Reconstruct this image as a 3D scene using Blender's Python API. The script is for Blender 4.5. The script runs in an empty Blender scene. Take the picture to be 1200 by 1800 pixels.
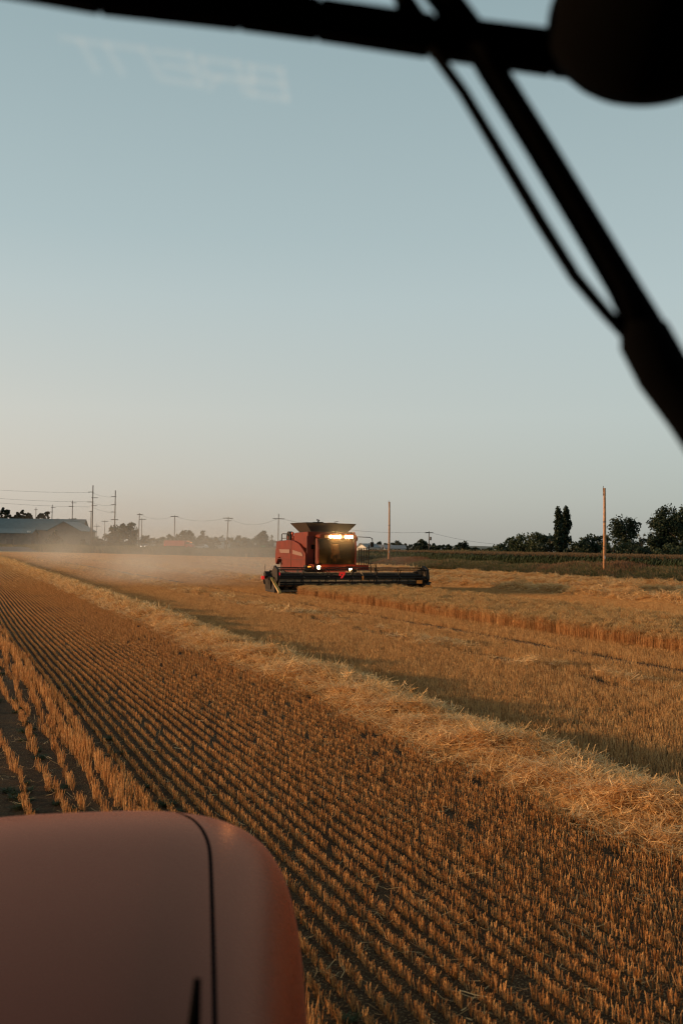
import bpy, bmesh, math, random
import numpy as np
from mathutils import Vector, Matrix, Euler

random.seed(7)
rng = np.random.default_rng(7)
R_ = math.radians
scene = bpy.context.scene
COL = scene.collection

# ------------------------------------------------------------------ camera
F = 1750.0                      # focal length in photo pixels (35 mm on a 24x36 frame held upright)
EYE = 2.8
cam_data = bpy.data.cameras.new("camera")
cam = bpy.data.objects.new("camera", cam_data)
COL.objects.link(cam)
cam_data.sensor_fit = 'VERTICAL'
cam_data.sensor_height = 36.0
cam_data.sensor_width = 24.0
cam_data.lens = 35.0
cam_data.clip_start = 0.05
cam_data.clip_end = 12000
CAM_M = Matrix.Translation((0, 0, EYE)) @ Matrix.Rotation(R_(90 + 1.99), 4, 'X') @ Matrix.Rotation(R_(0.6), 4, 'Z')
cam.matrix_world = CAM_M
cam_data.dof.use_dof = True
cam_data.dof.focus_distance = 20
cam_data.dof.aperture_fstop = 2.7
scene.camera = cam

# ------------------------------------------------------------------ world and sun
SUN_AZ = -84.0                  # degrees from the view direction, to the left
SUN_EL = 6.5
def lin(*c): return tuple(((x/255)/12.92 if x <= 10 else ((x/255 + .055)/1.055)**2.4) for x in c)
SKY_K = 1.14/.15
SKY_RAMP = [(0.0, lin(169, 174, 168)), (.05, lin(180, 188, 183)), (.13, lin(188, 200, 198)), (.24, lin(182, 199, 201)), (.48, lin(152, 175, 180)), (1.0, lin(104, 126, 138))]
world = bpy.data.worlds.new("World")
scene.world = world
world.use_nodes = True
nt = world.node_tree
for n in list(nt.nodes): nt.nodes.remove(n)
sky = nt.nodes.new('ShaderNodeTexSky')
sky.sky_type = 'NISHITA'
sky.sun_disc = False
sky.sun_elevation = R_(SUN_EL)
sky.sun_rotation = R_(SUN_AZ)
sky.altitude = 0
sky.air_density = 1.0
sky.dust_density = 2.0
sky.ozone_density = 1.6
hs = nt.nodes.new('ShaderNodeHueSaturation')
hs.inputs['Saturation'].default_value = 0.42
tint = nt.nodes.new('ShaderNodeMixRGB'); tint.blend_type = 'MULTIPLY'; tint.inputs[0].default_value = 1.0
tint.inputs[2].default_value = (0.98, 1.03, 0.98, 1)
bg = nt.nodes.new('ShaderNodeBackground'); bg.inputs[1].default_value = 0.15
wo = nt.nodes.new('ShaderNodeOutputWorld')
nt.links.new(sky.outputs[0], hs.inputs['Color'])
nt.links.new(hs.outputs[0], tint.inputs[1])
# evening air near the horizon is paler than the model's: a smooth elevation ramp mixed in, the same all round
tcw = nt.nodes.new('ShaderNodeTexCoord'); sxw = nt.nodes.new('ShaderNodeSeparateXYZ'); nt.links.new(tcw.outputs['Generated'], sxw.inputs[0])
rw = nt.nodes.new('ShaderNodeValToRGB')
for i_, (p_, c_) in enumerate(SKY_RAMP):
    if i_ > 1: rw.color_ramp.elements.new(p_)
for e_, (p_, c_) in zip(rw.color_ramp.elements, SKY_RAMP): e_.position = p_; e_.color = (*c_, 1)
nt.links.new(sxw.outputs[2], rw.inputs[0])
sc_w = nt.nodes.new('ShaderNodeMixRGB'); sc_w.blend_type = 'MULTIPLY'; sc_w.inputs[0].default_value = 1; sc_w.inputs[2].default_value = (SKY_K, SKY_K, SKY_K, 1)
nt.links.new(rw.outputs[0], sc_w.inputs[1])
mxw = nt.nodes.new('ShaderNodeMixRGB'); mxw.inputs[0].default_value = .72
nt.links.new(tint.outputs[0], mxw.inputs[1]); nt.links.new(sc_w.outputs[0], mxw.inputs[2])
# warm side towards the setting sun
dtw = nt.nodes.new('ShaderNodeVectorMath'); dtw.operation = 'DOT_PRODUCT'; nt.links.new(tcw.outputs['Generated'], dtw.inputs[0]); dtw.inputs[1].default_value = (math.sin(R_(SUN_AZ)), math.cos(R_(SUN_AZ)), 0)
mrw = nt.nodes.new('ShaderNodeMapRange'); mrw.inputs[1].default_value = -.30; mrw.inputs[2].default_value = .80; mrw.inputs[3].default_value = 0; mrw.inputs[4].default_value = 1
nt.links.new(dtw.outputs['Value'], mrw.inputs[0])
lrw = nt.nodes.new('ShaderNodeMapRange'); lrw.inputs[1].default_value = .02; lrw.inputs[2].default_value = .30; lrw.inputs[3].default_value = 1; lrw.inputs[4].default_value = 0
nt.links.new(sxw.outputs[2], lrw.inputs[0])
mlw = nt.nodes.new('ShaderNodeMath'); mlw.operation = 'MULTIPLY'; nt.links.new(mrw.outputs[0], mlw.inputs[0]); nt.links.new(lrw.outputs[0], mlw.inputs[1])
wmw = nt.nodes.new('ShaderNodeMixRGB'); wmw.blend_type = 'MULTIPLY'; nt.links.new(mlw.outputs[0], wmw.inputs[0]); nt.links.new(mxw.outputs[0], wmw.inputs[1]); wmw.inputs[2].default_value = (1.50, 1.14, 1.0, 1)
nt.links.new(wmw.outputs[0], bg.inputs[0])
nt.links.new(bg.outputs[0], wo.inputs[0])

sd = bpy.data.lights.new("sun", 'SUN')
sd.energy = 5.0
sd.angle = R_(0.6)
sd.color = (1.0, 0.58, 0.27)
sun = bpy.data.objects.new("sun", sd)
COL.objects.link(sun)
_az, _el = R_(SUN_AZ), R_(SUN_EL)
SUN_DIR = Vector((math.sin(_az) * math.cos(_el), math.cos(_az) * math.cos(_el), math.sin(_el)))
sun.rotation_euler = SUN_DIR.to_track_quat('Z', 'Y').to_euler()

scene.view_settings.view_transform = 'Standard'
scene.view_settings.look = 'None'
scene.view_settings.gamma = 1
scene.view_settings.use_curve_mapping = False
scene.view_settings.exposure = 0.0
scene.render.engine = 'CYCLES'
cy = scene.cycles
cy.use_denoising = True
cy.sample_clamp_indirect = 2
cy.caustics_reflective = False
cy.caustics_refractive = False
cy.filter_width = 1.1
cy.max_bounces = 6
cy.diffuse_bounces = 3
cy.glossy_bounces = 3
cy.transparent_max_bounces = 16
cy.transmission_bounces = 4
cy.volume_bounces = 1
cy.volume_step_rate = 1.0
cy.volume_max_steps = 96

# ------------------------------------------------------------------ places
def hor(px): return 961.0 + (px - 600) * 0.0105           # where the horizon crosses column px
A = R_(21.2)                                               # drill rows run 21.2 degrees left of the view
D = np.array([-math.sin(A), math.cos(A)])                  # along the rows, away
Rv = np.array([math.cos(A), math.sin(A)])                  # across the rows, to the right
def UV(u, v): return D * u + Rv * v
def ray(px, py):
    d = Vector(((px - 600) / F, -(py - 900) / F, -1.0))
    return (CAM_M.to_3x3() @ d)
def at(px, py, Y):                                         # world point behind photo pixel at distance Y ahead
    d = ray(px, py); return Vector((0, 0, EYE)) + d * (Y / d.y)
def xat(px, Y): return at(px, hor(px), Y).x
def zat(px, py, Y): return at(px, py, Y).z

# ------------------------------------------------------------------ helpers
def tag(o, label=None, cat=None, group=None, kind=None):
    if label: o['label'] = label
    if cat: o['category'] = cat
    if group: o['group'] = group
    if kind: o['kind'] = kind
    return o
def empty(name, loc=(0, 0, 0), rz=0):
    o = bpy.data.objects.new(name, None); COL.objects.link(o)
    o.location = loc; o.rotation_euler = (0, 0, rz); o.empty_display_size = .3
    return o

class MB:
    def __init__(s): s.v = []; s.f = []; s.m = []; s.att = []
    def add(s, vs, fs, mi=0, a=0.0):
        b = len(s.v); s.v += [tuple(p) for p in vs]
        s.f += [tuple(i + b for i in f) for f in fs]; s.m += [mi] * len(fs); s.att += [a] * len(vs)
    def box(s, x0, x1, y0, y1, z0, z1, mi=0):
        s.add([(x0,y0,z0),(x1,y0,z0),(x1,y1,z0),(x0,y1,z0),(x0,y0,z1),(x1,y0,z1),(x1,y1,z1),(x0,y1,z1)],
              [(3,2,1,0),(4,5,6,7),(0,1,5,4),(1,2,6,5),(2,3,7,6),(3,0,4,7)], mi)
    def hexa(s, p, mi=0):                                  # eight corners, bottom ring then top ring
        s.add(p, [(3,2,1,0),(4,5,6,7),(0,1,5,4),(1,2,6,5),(2,3,7,6),(3,0,4,7)], mi)
    def tube(s, pts, r, n=8, mi=0, cap=True):
        pts = [Vector(p) for p in pts]
        rs = r if isinstance(r, (list, tuple)) else [r] * len(pts)
        up = None; rings = []
        for i, p in enumerate(pts):
            t = (pts[min(i + 1, len(pts) - 1)] - pts[max(i - 1, 0)]).normalized()
            if up is None:
                up = Vector((0, 0, 1)) if abs(t.z) < .9 else Vector((1, 0, 0))
            a = t.cross(up).normalized(); b = a.cross(t).normalized(); up = b
            rings.append([p + (a * math.cos(2*math.pi*k/n) + b * math.sin(2*math.pi*k/n)) * rs[i] for k in range(n)])
        vs = [q for rg in rings for q in rg]; fs = []
        for i in range(len(pts) - 1):
            for k in range(n):
                k2 = (k + 1) % n
                fs.append((i*n+k, (i+1)*n+k, (i+1)*n+k2, i*n+k2))
        if cap:
            fs.append(tuple(range(n))); fs.append(tuple((len(pts)-1)*n + k for k in reversed(range(n))))
        s.add(vs, fs, mi)
    def prism(s, poly, axis, a0, a1, mi=0):                # polygon extruded along an axis
        n = len(poly)
        def P(q, a): return (a, q[0], q[1]) if axis == 'x' else ((q[0], a, q[1]) if axis == 'y' else (q[0], q[1], a))
        s.add([P(q, a0) for q in poly] + [P(q, a1) for q in poly],
              [tuple(range(n)), tuple(range(2*n-1, n-1, -1))] + [(k, n + k, n + (k+1) % n, (k+1) % n) for k in range(n)], mi)
    def cyl(s, axis, c, r, a0, a1, n=20, mi=0):
        s.prism([(c[0] + r*math.cos(2*math.pi*k/n), c[1] + r*math.sin(2*math.pi*k/n)) for k in range(n)], axis, a0, a1, mi)
    def sphere(s, c, r, nu=14, nv=8, sz=1.0, mi=0):
        vs = [(c[0], c[1], c[2] - r*sz)]; fs = []
        for j in range(1, nv):
            t = math.pi * j / nv - math.pi/2
            for i in range(nu):
                a = 2*math.pi*i/nu
                vs.append((c[0]+r*math.cos(t)*math.cos(a), c[1]+r*math.cos(t)*math.sin(a), c[2]+r*sz*math.sin(t)))
        vs.append((c[0], c[1], c[2] + r*sz))
        for i in range(nu):
            i2 = (i+1) % nu
            fs.append((0, 1+i2, 1+i)); fs.append((len(vs)-1, 1+(nv-2)*nu+i, 1+(nv-2)*nu+i2))
            for j in range(nv-2): fs.append((1+j*nu+i, 1+j*nu+i2, 1+(j+1)*nu+i2, 1+(j+1)*nu+i))
        s.add(vs, fs, mi)
    def build(s, name, mats, parent=None, smooth=False, bevel=0, fix=True):
        me = bpy.data.meshes.new(name)
        me.from_pydata(s.v, [], s.f)
        mats = mats if isinstance(mats, (list, tuple)) else [mats]
        for m in mats: me.materials.append(m)
        if len(mats) > 1: me.polygons.foreach_set('material_index', s.m)
        if fix:
            bm = bmesh.new(); bm.from_mesh(me); bmesh.ops.recalc_face_normals(bm, faces=bm.faces); bm.to_mesh(me); bm.free()
        if smooth: me.polygons.foreach_set('use_smooth', [True] * len(me.polygons))
        me.update()
        o = bpy.data.objects.new(name, me); COL.objects.link(o)
        if parent: o.parent = parent
        if bevel:
            b = o.modifiers.new('bevel', 'BEVEL'); b.width = bevel; b.segments = 2; b.limit_method = 'ANGLE'
            if smooth is None or True: b.harden_normals = False
        return o

def mesh_np(name, V, Fq, mats, parent=None, att=None, mi=None):
    """fast mesh from numpy arrays (faces all of the same size)"""
    me = bpy.data.meshes.new(name)
    nf, k = Fq.shape
    me.vertices.add(len(V)); me.vertices.foreach_set('co', np.asarray(V, np.float32).ravel())
    me.loops.add(nf * k); me.loops.foreach_set('vertex_index', Fq.astype(np.int32).ravel())
    me.polygons.add(nf)
    me.polygons.foreach_set('loop_start', np.arange(0, nf * k, k, dtype=np.int32))
    me.polygons.foreach_set('loop_total', np.full(nf, k, np.int32))
    mats = mats if isinstance(mats, (list, tuple)) else [mats]
    for m in mats: me.materials.append(m)
    if mi is not None: me.polygons.foreach_set('material_index', np.asarray(mi, np.int32))
    if att is not None:
        a = me.attributes.new('rnd', 'FLOAT', 'POINT'); a.data.foreach_set('value', np.asarray(att, np.float32))
    me.update(calc_edges=True)
    o = bpy.data.objects.new(name, me)
    if parent is not False: COL.objects.link(o)
    if parent: o.parent = parent
    return o

# ------------------------------------------------------------------ materials
def mat(name, color, rough=.6, metal=0, var=.0, scale=5, coat=0, bump=0, spec=.5, emit=None, estr=0, color2=None, alpha=None, trans=0):
    m = bpy.data.materials.new(name); m.use_nodes = True
    t = m.node_tree; p = t.nodes['Principled BSDF']
    p.inputs['Base Color'].default_value = (*color, 1)
    p.inputs['Roughness'].default_value = rough
    p.inputs['Metallic'].default_value = metal
    p.inputs['Coat Weight'].default_value = coat
    p.inputs['Specular IOR Level'].default_value = spec
    p.inputs['Transmission Weight'].default_value = trans
    if emit: p.inputs['Emission Color'].default_value = (*emit, 1); p.inputs['Emission Strength'].default_value = estr
    if var or color2 or bump:
        tc = t.nodes.new('ShaderNodeTexCoord'); nz = t.nodes.new('ShaderNodeTexNoise')
        nz.inputs['Scale'].default_value = scale; nz.inputs['Detail'].default_value = 6; nz.inputs['Roughness'].default_value = .65
        t.links.new(tc.outputs['Object'], nz.inputs['Vector'])
        c2 = color2 if color2 else tuple(c * (1 - var) for c in color)
        rp = t.nodes.new('ShaderNodeValToRGB')
        rp.color_ramp.elements[0].position = .35; rp.color_ramp.elements[1].position = .65
        rp.color_ramp.elements[0].color = (*c2, 1)
        rp.color_ramp.elements[1].color = (*(tuple(min(1, c * (1 + var)) for c in color) if not color2 else color), 1)
        t.links.new(nz.outputs['Fac'], rp.inputs[0]); t.links.new(rp.outputs[0], p.inputs['Base Color'])
        if bump:
            b = t.nodes.new('ShaderNodeBump'); b.inputs['Strength'].default_value = bump; b.inputs['Distance'].default_value = .02
            t.links.new(nz.outputs['Fac'], b.inputs['Height']); t.links.new(b.outputs[0], p.inputs['Normal'])
    return m

def plant_mat(name, stops, rough=.6, transl=.35, grad=None, inst_w=.5):
    """straw and leaves: colour by a per-blade random value and a per-tuft one, some light passing through"""
    m = bpy.data.materials.new(name); m.use_nodes = True
    t = m.node_tree; p = t.nodes['Principled BSDF']; out = t.nodes['Material Output']
    at_ = t.nodes.new('ShaderNodeAttribute'); at_.attribute_name = 'rnd'
    oi = t.nodes.new('ShaderNodeObjectInfo')
    mx = t.nodes.new('ShaderNodeMath'); mx.operation = 'MULTIPLY_ADD'
    t.links.new(oi.outputs['Random'], mx.inputs[0]); mx.inputs[1].default_value = inst_w
    ml = t.nodes.new('ShaderNodeMath'); ml.operation = 'MULTIPLY'; ml.inputs[1].default_value = 1 - inst_w
    t.links.new(at_.outputs['Fac'], ml.inputs[0]); t.links.new(ml.outputs[0], mx.inputs[2])
    rp = t.nodes.new('ShaderNodeValToRGB')
    e = rp.color_ramp.elements
    while len(e) < len(stops): e.new(.5)
    for i, (pos, c) in enumerate(stops): e[i].position = pos; e[i].color = (*c, 1)
    t.links.new(mx.outputs[0], rp.inputs[0])
    t.links.new(rp.outputs[0], p.inputs['Base Color'])
    p.inputs['Roughness'].default_value = rough; p.inputs['Specular IOR Level'].default_value = .25
    if transl:
        tr = t.nodes.new('ShaderNodeBsdfTranslucent'); ms = t.nodes.new('ShaderNodeMixShader'); ms.inputs[0].default_value = transl
        t.links.new(rp.outputs[0], tr.inputs['Color']); t.links.new(p.outputs[0], ms.inputs[1]); t.links.new(tr.outputs[0], ms.inputs[2])
        t.links.new(ms.outputs[0], out.inputs['Surface'])
    return m

M = {}
M['straw'] = plant_mat('straw', [(0, (.14, .058, .020)), (.35, (.46, .205, .062)), (.7, (.76, .41, .14)), (1, (.92, .62, .28))], inst_w=.2)
M['straw_pale'] = plant_mat('pale_straw', [(0, (.32, .16, .05)), (.4, (.72, .42, .16)), (.8, (.90, .60, .27)), (1, (.93, .70, .38))], inst_w=.15, transl=.3)
M['straw_gold'] = plant_mat('golden_straw', [(0, (.26, .12, .045)), (.35, (.56, .30, .11)), (.7, (.76, .47, .19)), (1, (.90, .66, .33))], inst_w=.3)
M['wheat_stem'] = plant_mat('wheat_stem', [(0, (.36, .16, .055)), (.5, (.60, .32, .12)), (1, (.76, .48, .21))])
M['wheat_ear'] = plant_mat('wheat_ear', [(0, (.36, .20, .075)), (.5, (.66, .42, .17)), (1, (.84, .60, .29))], inst_w=.35)
M['weed'] = plant_mat('weed', [(0, (.035, .045, .02)), (.4, (.09, .10, .04)), (.7, (.20, .15, .07)), (1, (.34, .22, .12))], inst_w=.75)
M['corn_leaf'] = plant_mat('corn_leaf', [(0, (.025, .04, .015)), (.6, (.06, .08, .03)), (1, (.12, .11, .05))])
M['corn_tassel'] = plant_mat('corn_tassel', [(0, (.09, .06, .03)), (1, (.19, .12, .06))])
for k, c in {'leaf_dark': (.022, .034, .018), 'leaf_mid': (.045, .060, .028), 'leaf_grey': (.075, .085, .055), 'leaf_conifer': (.014, .024, .014)}.items():
    M[k] = plant_mat(k, [(0, tuple(x*.5 for x in c)), (.5, c), (1, tuple(x*1.7 for x in c))], transl=.25, inst_w=.2)
M['bark'] = mat('bark', (.09, .065, .045), .9, var=.4, scale=9, bump=.5)
M['twig'] = mat('bare_twig', (.16, .11, .075), .9, var=.3, scale=9)
M['pole_wood'] = mat('pole_wood', (.40, .20, .095), .85, var=.35, scale=6, bump=.4)
M['pole_grey'] = mat('grey_pole_wood', (.10, .085, .075), .85, var=.3, scale=4)
M['wire'] = mat('cable', (.03, .03, .03), .6)
M['ceramic'] = mat('ceramic', (.35, .33, .32), .3)
M['red'] = mat('red_paint', (.18, .020, .005), .5, spec=.15, color2=(.11, .016, .006), scale=1.3)
M['red_dark'] = mat('dusty_red_paint', (.10, .012, .007), .6, color2=(.10, .018, .012), scale=2, spec=.25)
M['hood_red'] = None
M['black'] = mat('black_steel', (.018, .012, .008), .7, var=.3, scale=4, spec=.25)
M['black_soft'] = mat('shaded_black_plastic', (.0009, .0009, .001), .95, spec=.03)  # near-zero colour stands in for the shade inside the tractor cab
M['rubber'] = mat('rubber', (.02, .019, .018), .85, var=.3, scale=7)
M['tank'] = mat('tank_panel', (.045, .030, .022), .6, var=.2, scale=2)
M['tan'] = mat('dusty_steel', (.20, .115, .055), .7, var=.3, scale=3)
M['yellow'] = mat('yellow_paint', (.55, .34, .07), .5, color2=(.42, .22, .06), scale=5)
M['orange'] = mat('orange_reflector', (.75, .22, .02), .3)
M['decal'] = mat('grey_decal', (.19, .09, .06), .5)
M['chrome'] = mat('bright_steel', (.5, .48, .45), .25, metal=1)
M['lamp_hot'] = mat('lit_lamp', (1, .8, .5), .3, emit=(1, .70, .28), estr=70)
M['lamp_warm'] = mat('lit_lamp_low', (1, .8, .5), .3, emit=(1, .72, .32), estr=60)
M['lamp_white'] = mat('lit_headlight', (1, 1, 1), .3, emit=(1, .97, .9), estr=14)
M['amber'] = mat('amber_lens', (.9, .35, .04), .3, emit=(1, .4, .06), estr=.9)
M['redlens'] = mat('red_lens', (.75, .02, .015), .3, emit=(1, .03, .02), estr=.35)
M['beacon'] = mat('beacon_lens', (.70, .13, .06), .3)
M['concrete'] = mat('wall_board', (.17, .13, .10), .85, var=.2, scale=.6)
M['white_wall'] = mat('white_wall', (.62, .60, .56), .8, var=.1, scale=1)
M['roof_teal'] = mat('blue_grey_roof', (.085, .125, .13), .55, var=.15, scale=.7)
M['roof_grey'] = mat('grey_roof', (.19, .19, .19), .8, var=.2, scale=1.5)
M['roof_brown'] = mat('brown_roof', (.10, .075, .06), .8, var=.2, scale=1.5)
M['pane'] = mat('window_glass', (.02, .025, .03), .08, spec=.8)
M['truck_red'] = mat('truck_red', (.38, .035, .025), .4, var=.1, scale=1)
M['car_white'] = mat('car_white', (.55, .56, .56), .3, coat=.5)
M['car_dark'] = mat('car_grey', (.09, .10, .11), .3, coat=.5)
M['sign_green'] = mat('sign_green', (.03, .30, .16), .4)
M['sign_white'] = mat('sign_white', (.55, .52, .48), .6)
M['asphalt'] = mat('asphalt', (.055, .052, .05), .9, var=.2, scale=.8)

# combine glass: brown-tinted thin pane
def glass_mat(name, tintc, gloss=.18):
    m = bpy.data.materials.new(name); m.use_nodes = True; t = m.node_tree
    for n in list(t.nodes): t.nodes.remove(n)
    o = t.nodes.new('ShaderNodeOutputMaterial'); a = t.nodes.new('ShaderNodeBsdfTransparent'); a.inputs[0].default_value = (*tintc, 1)
    g = t.nodes.new('ShaderNodeBsdfGlossy'); g.inputs['Roughness'].default_value = .12; g.inputs[0].default_value = (.9, .85, .8, 1)
    fr = t.nodes.new('ShaderNodeLayerWeight'); fr.inputs[0].default_value = gloss
    mx = t.nodes.new('ShaderNodeMixShader')
    t.links.new(fr.outputs['Fresnel'], mx.inputs[0]); t.links.new(a.outputs[0], mx.inputs[1]); t.links.new(g.outputs[0], mx.inputs[2])
    df = t.nodes.new('ShaderNodeBsdfDiffuse'); df.inputs[0].default_value = (.20, .12, .05, 1); m2 = t.nodes.new('ShaderNodeMixShader')
    tc = t.nodes.new('ShaderNodeTexCoord'); nz = t.nodes.new('ShaderNodeTexNoise'); nz.inputs['Scale'].default_value = 1.6; mp = t.nodes.new('ShaderNodeMapping'); mp.inputs['Scale'].default_value = (3, 3, .5)
    t.links.new(tc.outputs['Object'], mp.inputs[0]); t.links.new(mp.outputs[0], nz.inputs['Vector'])
    mr = t.nodes.new('ShaderNodeMapRange'); mr.inputs[1].default_value = .3; mr.inputs[2].default_value = .7; mr.inputs[3].default_value = .04; mr.inputs[4].default_value = .16
    t.links.new(nz.outputs['Fac'], mr.inputs[0]); t.links.new(mr.outputs[0], m2.inputs[0]); t.links.new(mx.outputs[0], m2.inputs[1]); t.links.new(df.outputs[0], m2.inputs[2])
    t.links.new(m2.outputs[0], o.inputs[0]); return m
M['cab_glass'] = glass_mat('tinted_cab_glass', (.34, .24, .13))

# ------------------------------------------------------------------ field edge
EDGE = [(60, -30), (40, 42), (28.5, 82), (21.0, 108), (11.2, 131), (4.7, 163), (-15, 233), (-59, 278), (-129, 377), (-210, 470), (-330, 600)]
def edge_x(y):                                              # x of the field's far edge at distance y
    ys = [p[1] for p in EDGE]; xs = [p[0] for p in EDGE]
    return float(np.interp(y, ys, xs))
def edge_x_np(y): return np.interp(y, [p[1] for p in EDGE], [p[0] for p in EDGE])

# ------------------------------------------------------------------ ground materials
def world_noise(t, scale, detail=5, rough=.6, vec=None):
    nz = t.nodes.new('ShaderNodeTexNoise'); nz.inputs['Scale'].default_value = scale
    nz.inputs['Detail'].default_value = detail; nz.inputs['Roughness'].default_value = rough
    t.links.new(vec, nz.inputs['Vector']); return nz.outputs['Fac']
def field_mat():
    m = bpy.data.materials.new('field_soil'); m.use_nodes = True; t = m.node_tree; p = t.nodes['Principled BSDF']
    g = t.nodes.new('ShaderNodeTexCoord'); v = g.outputs['Object']
    mp = t.nodes.new('ShaderNodeMapping'); mp.inputs['Rotation'].default_value = (0, 0, -A); t.links.new(v, mp.inputs['Vector'])
    mp2 = t.nodes.new('ShaderNodeMapping'); mp2.inputs['Scale'].default_value = (1, .12, 1); t.links.new(mp.outputs[0], mp2.inputs['Vector'])
    n1 = world_noise(t, 9, 8, .7, v); n2 = world_noise(t, 1.2, 4, .6, mp2.outputs[0]); n3 = world_noise(t, 55, 3, .7, v)
    r = t.nodes.new('ShaderNodeValToRGB'); e = r.color_ramp.elements
    e[0].position = .3; e[0].color = (.020, .010, .005, 1); e[1].position = .72; e[1].color = (.080, .042, .018, 1)
    t.links.new(n1, r.inputs[0])
    # litter of chaff and flat straw, thickening towards the part of the field where single stalks can no longer be seen
    geo = t.nodes.new('ShaderNodeNewGeometry')
    ln = t.nodes.new('ShaderNodeVectorMath'); ln.operation = 'LENGTH'; t.links.new(geo.outputs['Position'], ln.inputs[0])
    mr = t.nodes.new('ShaderNodeMapRange'); mr.inputs[1].default_value = 20; mr.inputs[2].default_value = 230; mr.inputs[3].default_value = .04; mr.inputs[4].default_value = .38
    t.links.new(ln.outputs['Value'], mr.inputs[0])
    ad = t.nodes.new('ShaderNodeMath'); ad.operation = 'ADD'; t.links.new(n3, ad.inputs[0]); t.links.new(mr.outputs[0], ad.inputs[1])
    ad2 = t.nodes.new('ShaderNodeMath'); ad2.operation = 'MULTIPLY_ADD'; ad2.inputs[1].default_value = .25; t.links.new(n2, ad2.inputs[0]); t.links.new(ad.outputs[0], ad2.inputs[2])
    lr = t.nodes.new('ShaderNodeValToRGB'); le = lr.color_ramp.elements; le[0].position = .72; le[1].position = .88
    le[0].color = (0, 0, 0, 1); le[1].color = (1, 1, 1, 1); t.links.new(ad2.outputs[0], lr.inputs[0])
    mx = t.nodes.new('ShaderNodeMixRGB'); t.links.new(lr.outputs[0], mx.inputs[0]); t.links.new(r.outputs[0], mx.inputs[1]); mx.inputs[2].default_value = (.38, .25, .12, 1)
    t.links.new(mx.outputs[0], p.inputs['Base Color']); p.inputs['Roughness'].default_value = .95; p.inputs['Specular IOR Level'].default_value = .1
    b = t.nodes.new('ShaderNodeBump'); b.inputs['Strength'].default_value = .9; b.inputs['Distance'].default_value = .03
    t.links.new(n1, b.inputs['Height']); t.links.new(b.outputs[0], p.inputs['Normal'])
    return m
M['field'] = field_mat()
M['land'] = mat('rough_land', (.075, .070, .035), .95, color2=(.11, .080, .042), scale=.03)
M['hill'] = mat('hill_grass', (.10, .11, .085), .95, color2=(.045, .060, .045), scale=.006)
M['moss'] = plant_mat('moss', [(0, (.02, .035, .01)), (1, (.05, .07, .02))])

# ------------------------------------------------------------------ ground
b = MB(); b.add([(-6000, -800, -.006), (6000, -800, -.006), (6000, 9000, -.006), (-6000, 9000, -.006)], [(0, 1, 2, 3)])
tag(b.build('ground', M['land']), kind='structure')
b = MB()
ex = [(-400, -60)] + [(x, y) for x, y in [(75, -60)] + EDGE[1:]] + [(-400, 600)]
b.add([(x, y, 0) for x, y in ex], [tuple(range(len(ex)))])
tag(b.build('stubble_field', M['field']), kind='structure')
# road behind the verge, running across the view
b = MB(); RD = [(-420, 430), (-120, 395), (-60, 330), (-12, 300), (20, 300), (60, 330), (300, 500)]
b = MB()
RA = (-300, 420); RB = (120, 268)
rdv = np.array([RB[0]-RA[0], RB[1]-RA[1]], float); rdv /= np.linalg.norm(rdv); rn = np.array([-rdv[1], rdv[0]])
q = [np.array(RA) + rn*3.6, np.array(RA) - rn*3.6, np.array(RB) - rn*3.6, np.array(RB) + rn*3.6]
b.add([(*p, 1.5) for p in q] + [(*(p + s*rn*7), 0) for p, s in zip(q, (1, -1, -1, 1))], [(0,1,2,3), (1,5,6,2), (0,3,7,4)])
tag(b.build('road', M['asphalt']), kind='structure')
# far hills
hv = []; hf = []; nx = 90; ny = 8
for j in range(ny):
    for i in range(nx):
        x = -2600 + 6000 * i / (nx - 1); y = 3000 + 180 * j
        base = math.sin(math.pi * min(1, j / (ny - 1)) ) if j < ny else 0
        h = 17 * base * (.5 + .5*math.tanh((x - 150)/500)) * max(0, (.62 + .5*math.sin(x*.0021 + 1.0) * .4 + .2*math.sin(x*.0063+.7) + .1*math.sin(x*.017)))
        hv.append((x, y, h if j not in (0,) else -3))
for j in range(ny-1):
    for i in range(nx-1): hf.append((j*nx+i, j*nx+i+1, (j+1)*nx+i+1, (j+1)*nx+i))
b = MB(); b.add(hv, hf); tag(b.build('hills', M['hill'], smooth=True), kind='structure')

# ------------------------------------------------------------------ plant patterns for the stuff (used by geometry nodes)
def blades(specs):
    """specs: list of (x, y, h, r, lean_x, lean_y, rnd, sides) -> tapered prisms"""
    V = []; Fc = []; T = []
    for (x, y, z0, h, r, lx, ly, rd) in specs:
        b0 = len(V); a0 = random.random() * 6.28
        for k in range(3):
            a = a0 + 2.094*k; V.append((x + r*math.cos(a), y + r*math.sin(a), z0))
        for k in range(3):
            a = a0 + 2.094*k; V.append((x + lx + r*.8*math.cos(a), y + ly + r*.8*math.sin(a), z0 + h))
        Fc += [(b0, b0+1, b0+4, b0+3), (b0+1, b0+2, b0+5, b0+4), (b0+2, b0, b0+3, b0+5), (b0+3, b0+4, b0+5, b0+5)][:3]
        T += [rd] * 6
    return V, Fc, T
def pat(name, V, Fc, T, mats, mi=None):
    return mesh_np(name, np.array(V), np.array(Fc), mats, parent=False, att=T, mi=mi)
def coll(name, objs):
    c = bpy.data.collections.new(name)
    for o in objs: c.objects.link(o)
    return c
def strip(V, Fc, T, p, rd, w, d, wn):                       # thin ribbon through points p with width direction wn
    b0 = len(V)
    for i, q in enumerate(p):
        ww = w * (1 if i < len(p) - 1 else .3) * .5
        V.append(tuple(q + wn*ww)); V.append(tuple(q - wn*ww)); T.extend([rd, rd])
    for i in range(len(p) - 1): Fc.append((b0+2*i, b0+2*i+1, b0+2*i+3, b0+2*i+2))

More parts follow.
